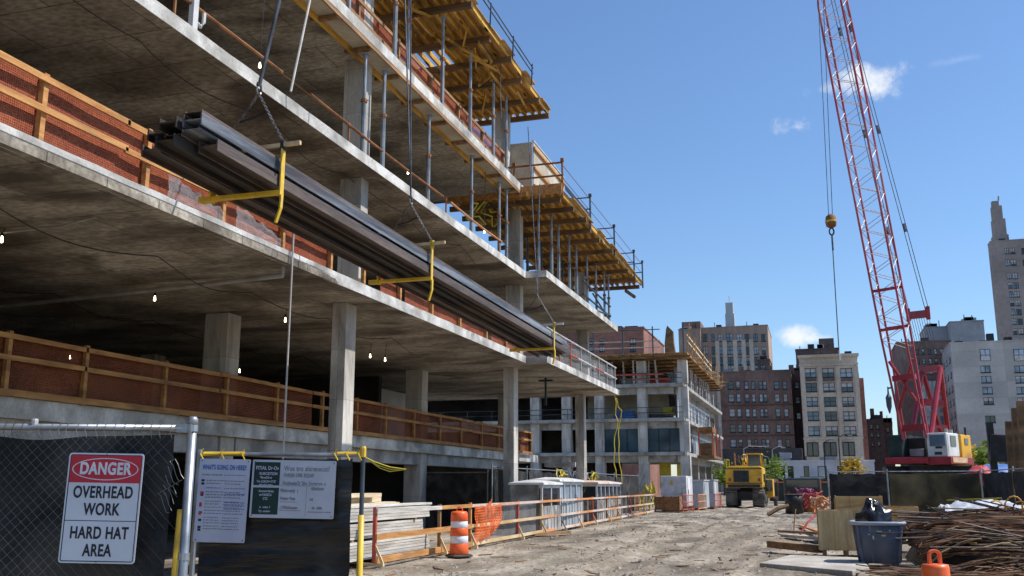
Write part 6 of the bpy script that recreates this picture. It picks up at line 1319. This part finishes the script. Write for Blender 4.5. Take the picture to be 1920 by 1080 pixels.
def tower(name, lab, xl, xr, ytop, Y, D, mt, rows_=(), cols=(), hpx=8, fm="frame_dark", gm=("glass_dark", "glass_sky"), depth=.35, sash=2, side=None, ymid=None, parapet=.8, roof="roof_dark", seed=1, skip=0, cat="building", rail=True):
    random.seed(seed); ymid = ymid or ytop
    a, c = at(xl, ymid, y=Y), at(xr, ymid, y=Y); H = at((xl + xr) / 2, ytop, y=Y).z; O = Vector((a.x, Y, 0)); W = c.x - a.x; sc_ = W / (xr - xl)
    t = thing(name, lab, cat, ((a.x + c.x) / 2, Y + D / 2, 0)); holes = []
    for r_ in rows_:
        for c0, c1 in cols:
            if skip and random.random() < skip: continue
            z0 = at(c0, r_ + hpx, y=Y).z; z1 = at(c0, r_ - hpx, y=Y).z; holes.append((at(c0, ymid, y=Y).x - a.x, at(c1, ymid, y=Y).x - a.x, z0, z1))
    b = MB(); wall_face(b, O, (1, 0, 0), W, H, holes, (0, 1, 0), depth)
    sh = side or []
    wall_face(b, O + Vector((W, 0, 0)), (0, 1, 0), D, H, sh, (-1, 0, 0), depth); wall_face(b, O, (0, 1, 0), D, H, sh if side is not None else [], (1, 0, 0), depth)
    b.add([O + Vector((0, D, 0)), O + Vector((W, D, 0)), O + Vector((W, D, H)), O + Vector((0, D, H))], [(3, 2, 1, 0)])
    b.build("wall", mt, t)
    b = MB(); x0, x1 = a.x, c.x; b.bb(x0 + .3, x1 - .3, Y + .3, Y + D - .3, H - .9, H - .7); b.build("roof", roof, t)
    b = MB(); e_ = .12; b.bb(x0 - e_, x1 + e_, Y - e_, Y + .3, H, H + .25); b.bb(x0 - e_, x0 + .3, Y + .301, Y + D, H, H + .25); b.bb(x1 - .3, x1 + e_, Y + .301, Y + D, H, H + .25); b.build("parapet", mt, t)
    rs = random.getstate(); random.seed(seed * 7 + int(Y))
    for k in range(5):
        q = MB(); vx = random.uniform(x0 + 1, x1 - 1); vw = random.uniform(.3, 1.2); vh = random.uniform(.8, 2.2)
        if vw > .6: q.bb(vx - vw, vx + vw, Y + 1.5, Y + 3.2, H - .7, H + vh * .7); q.build("roof_unit", "concrete_far" if k % 2 else "roof_dark", t)
        else: q.tube([(vx, Y + 1.5, H - .7), (vx, Y + 1.5, H + vh)], .1, 5); q.build("roof_vent", "roof_dark", t)
    random.setstate(rs)
    windows(t, O, (1, 0, 0), holes, (0, 1, 0), depth, fm, gm, sash, rail)
    if side: 
        windows(t, O + Vector((W, 0, 0)), (0, 1, 0), sh, (-1, 0, 0), depth, fm, gm, sash, rail) if xr < 1535 else windows(t, O, (0, 1, 0), sh, (1, 0, 0), depth, fm, gm, sash, rail)
    return t, O, W, H
# brown brick block
cb_ = [(1367, 1378), (1382, 1390), (1398, 1406), (1411, 1418), (1425, 1432), (1433, 1440), (1454, 1463), (1470, 1478)]
t, O, W, H = tower("brick_building", "long dark brown brick apartment block behind the excavator", 1352, 1487, 697, 205, 22, "brick_brown", (722, 746, 774, 803, 831), cb_, 7.5, sash=1, ymid=770, gm=("glass_dark", "glass_sky", "glass_sky"), seed=2)
for px in (1391, 1444, 1484):
    a = at(px, 697, y=207); b = MB(); b.bb(a.x - .5, a.x + .5, 206, 207, H - .6, H + 1.3); b.build("chimney", "brick_brown", t)
b = MB()
for z in (at(1400, 788, y=205).z, at(1400, 817, y=205).z, at(1400, 760, y=205).z): b.bb(O.x, O.x + W, 204.86, 204.99, z - .15, z + .15)
b.build("string_course", "brick_maroon", t)
t, O, W, H = tower("brick_building", "narrow recessed dark brick link between the brown block and the tan building", 1487.5, 1508, 697, 212, 14, "brick_maroon", (722, 750, 780), ((1493, 1501),), 6, sash=1, ymid=770, seed=3)
# tan six storey with brick sides
tc = [(1513, 1535), (1546, 1569), (1580, 1603)]
t, O, W, H = tower("stone_building", "tan stone six storey building with three bays of dark paired windows", 1504, 1614, 672, 198, 16, "stone_tan", (699, 726, 753, 780, 808), tc, 8.5, ymid=770, seed=4, gm=("glass_dark", "glass_dark", "glass_sky"), depth=.5)
b = MB(); 
for i in range(3): 
    x0, x1 = at(tc[i][0], 842, y=198).x, at(tc[i][1], 842, y=198).x; z0, z1 = at(1550, 856, y=198).z, at(1550, 829, y=198).z
    f = MB(); f.bb(x0, x1, 197.9, 197.99, z0, z1); fo = f.build("window", "frame_dark", t); q = MB(); 
    q.bb(x0 + .15, (x0 + x1) / 2 - .1, 197.86, 197.898, z0 + .2, z1 - .2); q.bb((x0 + x1) / 2 + .1, x1 - .15, 197.86, 197.898, z0 + .2, z1 - .2); q.build("pane", "glass_dark", fo)
b = MB(); b.bb(O.x - .3, O.x + W + .35, 197.45, 198.2, H + .252, H + .8); b.build("cornice", "stone_tan", t)
for pz in (684, 822):
    b = MB(); b.bb(O.x - .1, O.x + W + .12, 197.75, 197.99, at(1550, pz, y=198).z - .2, at(1550, pz, y=198).z + .2); b.build("string_course", "stone_tan", t)
b = MB()
for px in (1508, 1540.5, 1574.5, 1609): a = at(px, 750, y=198); b.bb(a.x - .42, a.x + .42, 197.8, 197.99, at(px, 820, y=198).z, at(px, 686, y=198).z)
b.build("pilaster", "stone_tan", t)
b = MB()
for r_ in (712.5,):
    for c0, c1 in tc: a, c = at(c0, 770, y=198), at(c1, 770, y=198); b.bb(a.x, c.x, 197.93, 197.99, at(c0, r_ + 3, y=198).z, at(c0, r_ - 3, y=198).z)
b.build("spandrel", "brick_maroon", t)
b = MB(); b.bb(O.x + W + .003, O.x + W + .15, 198.4, 214, 0, H - 3); b.build("side_wall", "brick_red", t)
b = MB(); b.bb(O.x + W - 1.6, O.x + W + 1.2, 204, 219, 0, H - 3.4); b.build("side_wall", "brick_red", t)
# maroon penthouse behind
t, O, W, H = tower("brick_building", "plain maroon brick block rising behind the tan stone building", 1493, 1573, 655, 235, 15, "brick_maroon", ymid=680)
b = MB(); a, c = at(1535, 635, y=237), at(1563, 635, y=237); b.bb(a.x, c.x, 237, 243, H - .5, a.z); b.build("stair_tower", "brick_maroon", t)
# tan and brown tower with spire
cc = [(1318, 1327), (1334, 1341), (1347, 1356), (1362, 1375), (1382, 1392), (1397, 1406), (1413, 1422), (1428, 1436)]
t, O, W, H = tower("brick_tower", "tan brick apartment tower with rows of paired windows and a pale spire", 1314, 1441, 613, 290, 26, "brick_tan", (633, 657, 677, 692), cc, 7, ymid=650, seed=6, gm=("glass_dark", "glass_sky"), sash=2)
a, c = at(1360, 600, y=298), at(1377, 600, y=298)
b = MB(); z1, z2, z3 = at(1368, 588, y=298).z, at(1368, 567, y=298).z, at(1368, 553, y=298).z
b.bb(a.x, c.x, 298, 301, H - 1, z1); b.bb(a.x + .2, c.x - .3, 298.2, 300.8, z1, z2); b.tube([((a.x + c.x) / 2, 299.5, z2), ((a.x + c.x) / 2, 299.5, z3)], .12, 4); b.build("spire", "limestone_far", t)
b = MB(); a, c = at(1344, 700, y=289.6), at(1349, 700, y=289.6)
for px in (1345, 1359, 1378.5, 1394.5, 1409): a = at(px, 650, y=290); b.bb(a.x - .6, a.x + .6, 289.7, 289.99, 0, H - 4)
b.build("pilaster", "stone_tan", t)
t2, O2, W2_, H2 = tower("brick_tower", "plain brown brick stair block at the left of the spired tower", 1273, 1314, 618, 288, 20, "brick_tan", ymid=650)
b = MB(); a, c = at(1278, 604, y=291), at(1313, 604, y=291); b.bb(a.x, c.x, 291, 300, H2 - .5, a.z); b.build("stair_tower", "brick_brown", t2)
t, O, W, H = tower("brick_building", "small maroon brick house in front of the spired tower's right corner", 1421, 1444, 675, 250, 12, "brick_maroon", (690,), ((1426, 1435),), 5, ymid=690, seed=8)
# brick block behind the second concrete building
t, O, W, H = tower("brick_building", "red brick building seen above the farther concrete building's left formwork", 700, 1207, 627, 165, 24, "brick_red", (640, 654), ((1063, 1072), (1105, 1113), (1124, 1133), (1181, 1192)), 5, sash=2, ymid=640, seed=9)
b = MB(); a, c = at(1158, 614, y=168), at(1170, 614, y=168); b.bb(a.x, c.x, 168, 172, H - .5, a.z); b.build("chimney", "brick_red", t)
# right: white block, brick block behind the crane, far tower
sideh = [(2 + 5.0 * j, 4.2 + 5.0 * j, at(1793, r_ + 5, y=215).z, at(1793, r_ - 6, y=215).z) for r_ in (672, 700, 727, 752, 776, 800) for j in range(5)]
t, O, W, H = tower("white_building", "broad pale grey apartment block filling the right edge behind the crane", 1789, 1990, 640, 215, 26, "stone_grey", (692, 711.5, 732, 752, 786), ((1841, 1860), (1905, 1925), (1955, 1975)), 6.5, ymid=720, side=sideh, seed=10, rail=False, gm=("glass_sky", "glass_sky", "glass_dark"))
b = MB()
for c0, c1 in ((1838, 1857), (1901, 1921)):
    x0, x1 = at(c0, 668, y=215).x, at(c1, 668, y=215).x; f = MB(); f.bb(x0, x1, 214.9, 214.99, at(c0, 677, y=215).z, at(c0, 655, y=215).z); fo = f.build("window", "frame_dark", t)
    q = MB(); xm = (x0 + x1) / 2; q.bb(x0 + .1, xm - .06, 214.86, 214.899, at(c0, 666, y=215).z, at(c0, 656, y=215).z); q.bb(xm + .06, x1 - .1, 214.86, 214.899, at(c0, 666, y=215).z, at(c0, 656, y=215).z); q.build("pane", "glass_sky", fo)
    q = MB(); q.bb(x0 + .1, x1 - .1, 214.86, 214.899, at(c0, 676.4, y=215).z, at(c0, 667, y=215).z); q.build("panel", "white_paint", fo)
b = MB(); 
for px, w_, h_ in ((1858, 1.3, 2.2), (1845, 1.8, .8), (1875, 1.0, .7), (1805, .6, 1.0)): a = at(px, 640, y=218); b.bb(a.x - w_ / 2, a.x + w_ / 2, 218, 219.5, H - .6, H + h_)
b.build("roof_plant", "roof_dark", t)
t, O, W, H = tower("concrete_block", "plain grey concrete bulkhead with chamfered corner above the white block", 1782, 1846, 603, 245, 14, "concrete_far", ymid=620, cat="building")
t, O, W, H = tower("concrete_block", "smaller grey concrete bulkhead just right of the crane's equalizer", 1734, 1776, 614, 250, 12, "concrete_far", ymid=620, cat="building", seed=3)
cc = [(1722 + 11.5 * k, 1728 + 11.5 * k) for k in range(5)]
t, O, W, H = tower("brick_building", "dull brick block with many small windows behind the crane's gantry", 1687, 1790, 641, 230, 16, "brick_brown", (659, 677, 697, 716, 737, 757, 776), cc, 5, sash=1, ymid=720, seed=12, gm=("glass_sky", "glass_dark"))
b = MB(); a, c = at(1722, 712, y=229.5), at(1790, 712, y=229.5); b.bb(a.x, c.x, 229.3, 229.6, at(1750, 850, y=229.5).z, at(1750, 716, y=229.5).z); lo = b.build("light_bay", "stone_grey", t)
f = MB()
for r_ in (722, 742, 765, 788):
    for k in range(5): a = at(1726 + 12 * k, r_, y=229.2); f.bb(a.x, a.x + .9, 229.2, 229.29, a.z - .9, a.z + .9)
f.build("window_row", "glass_sky", lo)
cc = [(1893, 1901), (1903, 1913), (1925, 1934), (1945, 1955)]
t, O, W, H = tower("stone_tower", "tall grey brown stone tower with stepped spire at the far right", 1868, 2000, 448, 330, 5, "stone_dusk", (470, 492, 517, 535, 552, 568, 585, 603, 622), cc, 5.5, ymid=560, seed=14, gm=("glass_sky", "glass_dark"), sash=2)
b = MB()
for x0, x1, yb, yt in ((1862, 1891, 450, 440), (1864, 1888, 440, 410), (1865, 1884, 410, 385), (1866, 1879, 385, 376)):
    a, c = at(x0 + 1, 448, y=334), at(x1 + 1, 448, y=334); b.bb(a.x, c.x, 334, 334 + (c.x - a.x), at(1875, yb, y=334).z - (.8 if yb == 450 else 0), at(1875, yt, y=334).z)
a = at(1872, 376, y=336); b.tube([a, at(1872, 368, y=336)], .25, 5); b.build("spire", "stone_dusk", t)
# low dark buildings and street front
t, O, W, H = tower("brick_building", "distant low brownish house with two chimneys left of the crane", 1626, 1658, 787, 260, 14, "brick_brown", (800, 815, 832), ((1632, 1637), (1644, 1649)), 4, sash=1, ymid=810, seed=15)
b = MB(); 
for x0, x1, yt in ((1633, 1640, 766), (1651, 1656, 771)): a, c = at(x0, 787, y=262), at(x1, 787, y=262); b.bb(a.x, c.x, 262, 264, H - .5, at(x0, yt, y=262).z)
b.build("chimney", "brick_brown", t)
t, O, W, H = tower("brick_building", "distant small dark house right of the chimney house", 1658, 1674, 794, 265, 12, "brick_maroon", (806, 824), ((1662, 1668),), 4, sash=1, ymid=810, seed=16)
t, O, W, H = tower("shop_front", "low white street front with dark doors below the tan building", 1428, 1640, 866, 150, 8, "shop_white", (888,), ((1456, 1472), (1477, 1488), (1507, 1517), (1533, 1550), (1570, 1582)), 14, ymid=880, seed=17, gm="glass_dark", sash=1, rail=False)
b = MB(); a = at(1595, 862, y=149.5); b.bb(a.x - 1.8, a.x + 1.8, 149.4, 149.8, a.z - .4, a.z + .5); b.build("signboard", "white_paint", t)
b = MB()
for x0, x1, z in ((1440, 1470, 2.6), (1500, 1545, 2.5), (1552, 1600, 2.6)): a, c = at(x0, 900, y=148.5), at(x1, 900, y=148.5); b.bar((a.x, 149, z + .3), (c.x, 149, z + .3), 1.2, .1, up=(0, -.3, 1))
b.build("awning", "awning_dark", t)
t = thing("scaffold_shed", "dark sidewalk shed running along the brown brick block's foot", "sidewalk shed", at(1430, 850, y=175))
a, c = at(1355, 858, y=175), at(1505, 858, y=175)
b = MB(); b.bb(a.x, c.x, 175, 179, 4.3, a.z + 1.5); b.build("parapet", "roof_dark", t)
b = MB()
for k in range(9): x = a.x + (c.x - a.x) * k / 8; b.bb(x - .1, x + .1, 175, 175.2, 0, 4.3)
b.build("legs", "roof_dark", t)
t = thing("site_fence", "dark screen fence closing the far end of the dirt road", "fence", (-5, 112, 0))
a, c = at(1442, 905, y=112), at(1556, 905, y=112)
b = MB(); b.sheet(lambda u, v: (a.x + u * (c.x - a.x), 112 + .1 * noise.noise(Vector((u * 12, v, 0))), v * 2.0), 30, 3); b.build("screen", "awning_dark", t)
b = MB(); b.tube([(a.x, 112, 2.05), (c.x, 112, 2.05)], .05, 5)
for k in range(8): x = a.x + (c.x - a.x) * k / 7; b.tube([(x, 112, 0), (x, 112, 2.2)], .05, 5)
b.build("frame", "red_rail", t)
# thin street lamps / poles in front of the far street
for i, (px, yt, yb, mt, lab) in enumerate(((1397, 842, 900, "pipe_grey", "thin street pole with a sideways arm before the brown block"), (1451, 843, 900, "pipe_grey", "thin grey street pole before the brown block's right end"), (1578, 820, 905, "black_metal", "tall dark street pole in front of the tan building"), (1549, 830, 905, "black_metal", "shorter dark pole in front of the tan building's middle bay"))):
    g0 = at(px, yb, y=140); z1 = at(px, yt, y=140).z; t = thing("street_pole", lab, "pole", (g0.x, 140, 0)); b = MB(); b.tube([(g0.x, 140, 0), (g0.x, 140, z1)], .09, 5); b.build("mast", mt, t)
    b = MB(); b.tube([(g0.x, 140, z1), (g0.x + .8, 140, z1 + .4), (g0.x + (3.2 if i == 0 else 1.5), 140, z1 + .3)], .06, 5); b.build("arm", mt, t)
    b = MB(); b.box((g0.x + (3.2 if i == 0 else 1.5), 140, z1 + .25), (.6, .25, .15)); b.build("lamp", "pipe_grey", t)

# ------------------------------------------------------------------ trees
def tree(name, lab, base, h, cr_, leafm, seed, n=900, leaf=.22, group=None, thr=0.0):
    random.seed(seed); base = Vector(base); t = thing(name, lab, "tree", base, group=group)
    b = MB(); b.tube([base, base + Vector((.05, 0, h * .3)), base + Vector((-.05, .05, h * .6))], .14 * h / 5, 7, .05); tips = []
    for k in range(9):
        a = random.random() * 6.28; s = base + Vector((0, 0, h * random.uniform(.25, .6))); e = base + Vector((math.cos(a) * cr_ * random.uniform(.4, .9), math.sin(a) * cr_ * random.uniform(.4, .9), h * random.uniform(.5, .95)))
        b.tube([s, s.lerp(e, .5) + Vector((0, 0, .15)), e], .05, 5, .015); tips += [e, s.lerp(e, .7)]
    b.build("trunk", "bark", t)
    b = MB()
    for i in range(n):
        c = random.choice(tips); r = cr_ * .42; q = c + Vector((random.gauss(0, r * .5), random.gauss(0, r * .5), random.gauss(0, r * .42)))
        d = Vector((random.gauss(0, 1), random.gauss(0, 1), random.gauss(0, 1))).normalized(); u, v = perp(d); s = leaf * random.uniform(.6, 1.4)
        b.add([q - u * s, q - v * s * .5, q + u * s, q + v * s * .5], [(0, 1, 2, 3)])
    b.build("crown", leafm, t)
for i, (px, py, Y_, h_px, w_, lm, sd, lab) in enumerate(((1432, 905, 118, 50, 2.2, "leaf_green", 3, "bright green street tree right of the excavator cab"), (1370, 905, 122, 40, 1.8, "leaf_green", 4, "green street tree peeking left of the excavator"), (1842, 886, 75, 42, 1.9, "leaf_yellow", 5, "golden yellow tree between the crane and the black post"),
     (1912, 884, 60, 64, 1.4, "leaf_green", 6, "yellow green tree behind the rusty piles at the right edge"), (1860, 884, 66, 62, 1.0, "leaf_green", 8, "thin green tree rising behind the black hanging box"), (1598, 886, 135, 46, 1.5, "leaf_yellow", 7, "sparse yellow tree at the tan building's right foot"))):
    g0 = at(px, py, y=Y_); tree("street_tree", lab, (g0.x, Y_, 0), at(px, py - h_px, y=Y_).z, w_, lm, sd, 750 if i != 2 else 1500, .2 if i != 2 else .17)

# ------------------------------------------------------------------ sky and sun
SUN = Vector((1.0, 0.30, 1.42)).normalized()
w = bpy.data.worlds.new("World"); scene.world = w; w.use_nodes = True
N, L = w.node_tree.nodes, w.node_tree.links; bg = N["Background"]; bg.inputs[1].default_value = 0.14
sky = N.new("ShaderNodeTexSky"); sky.sky_type = "NISHITA"; sky.sun_disc = False; sky.sun_elevation = math.asin(SUN.z); sky.sun_rotation = math.atan2(SUN.x, SUN.y)
sky.altitude = 100; sky.air_density = 1.15; sky.dust_density = 0.25; sky.ozone_density = 8.0
tc = N.new("ShaderNodeTexCoord"); cur = sky.outputs[0]
def mth(op, a, b_=None):
    n = N.new("ShaderNodeMath"); n.operation = op
    for i, v in enumerate((a, b_)):
        if v is None: continue
        if hasattr(v, "links"): L.new(v, n.inputs[i])
        else: n.inputs[i].default_value = v
    return n.outputs[0]
nz = N.new("ShaderNodeTexNoise"); nz.inputs["Scale"].default_value = 28; nz.inputs["Detail"].default_value = 9; nz.inputs["Roughness"].default_value = .6; L.new(tc.outputs["Generated"], nz.inputs["Vector"])
for px, py, rx, ry, gain, soft in ((1648, 143, 62, 44, 1.0, 1.1), (1565, 160, 80, 22, .6, 1.3), (1496, 238, 52, 24, .8, 1.2), (1497, 631, 50, 20, .85, 1.1), (1535, 634, 60, 10, .35, 1.0), (1800, 112, 60, 10, .18, 1.4)):
    c = ray(px, py).normalized(); u = c.cross(Z).normalized(); v = u.cross(c).normalized(); s = []
    for ax, r_ in ((u, rx / F_PX), (v, ry / F_PX)):
        d = N.new("ShaderNodeVectorMath"); d.operation = "DOT_PRODUCT"; L.new(tc.outputs["Generated"], d.inputs[0]); d.inputs[1].default_value = ax / r_; s.append(mth("MULTIPLY", d.outputs["Value"], d.outputs["Value"]))
    f = N.new("ShaderNodeVectorMath"); f.operation = "DOT_PRODUCT"; L.new(tc.outputs["Generated"], f.inputs[0]); f.inputs[1].default_value = c
    rad = mth("SQRT", mth("ADD", s[0], s[1])); val = mth("ADD", mth("SUBTRACT", 1.0, rad), mth("MULTIPLY", mth("SUBTRACT", nz.outputs[0], .5), 3.2))
    mr = N.new("ShaderNodeMapRange"); mr.interpolation_type = "SMOOTHSTEP"; L.new(val, mr.inputs[0]); mr.inputs[1].default_value = .15; mr.inputs[2].default_value = .15 + soft; mr.inputs[3].default_value = 0; mr.inputs[4].default_value = gain
    fac = mth("MULTIPLY", mr.outputs[0], mth("GREATER_THAN", f.outputs["Value"], .5))
    mx = N.new("ShaderNodeMix"); mx.data_type = "RGBA"; L.new(fac, mx.inputs[0]); L.new(cur, mx.inputs[6]); mx.inputs[7].default_value = (6.4, 6.5, 6.7, 1); cur = mx.outputs[2]
L.new(cur, bg.inputs[0])
sl = bpy.data.lights.new("sun", "SUN"); sl.energy = 4.9; sl.angle = R(.53); sl.color = (1, .95, .87)
so = bpy.data.objects.new("sun", sl); COL.objects.link(so); so.rotation_euler = (-SUN).to_track_quat("-Z", "Y").to_euler(); so.location = SUN * 60

# ------------------------------------------------------------------ render
scene.render.engine = "CYCLES"
cy = scene.cycles; cy.max_bounces = 7; cy.diffuse_bounces = 4; cy.glossy_bounces = 3; cy.transmission_bounces = 3; cy.transparent_max_bounces = 16
cy.use_denoising = True; cy.sample_clamp_indirect = 6.0; cy.use_adaptive_sampling = True; cy.adaptive_threshold = 0.02
scene.view_settings.view_transform = "Standard"; scene.view_settings.look = "None"; scene.view_settings.gamma = 1; scene.view_settings.exposure = 0.18
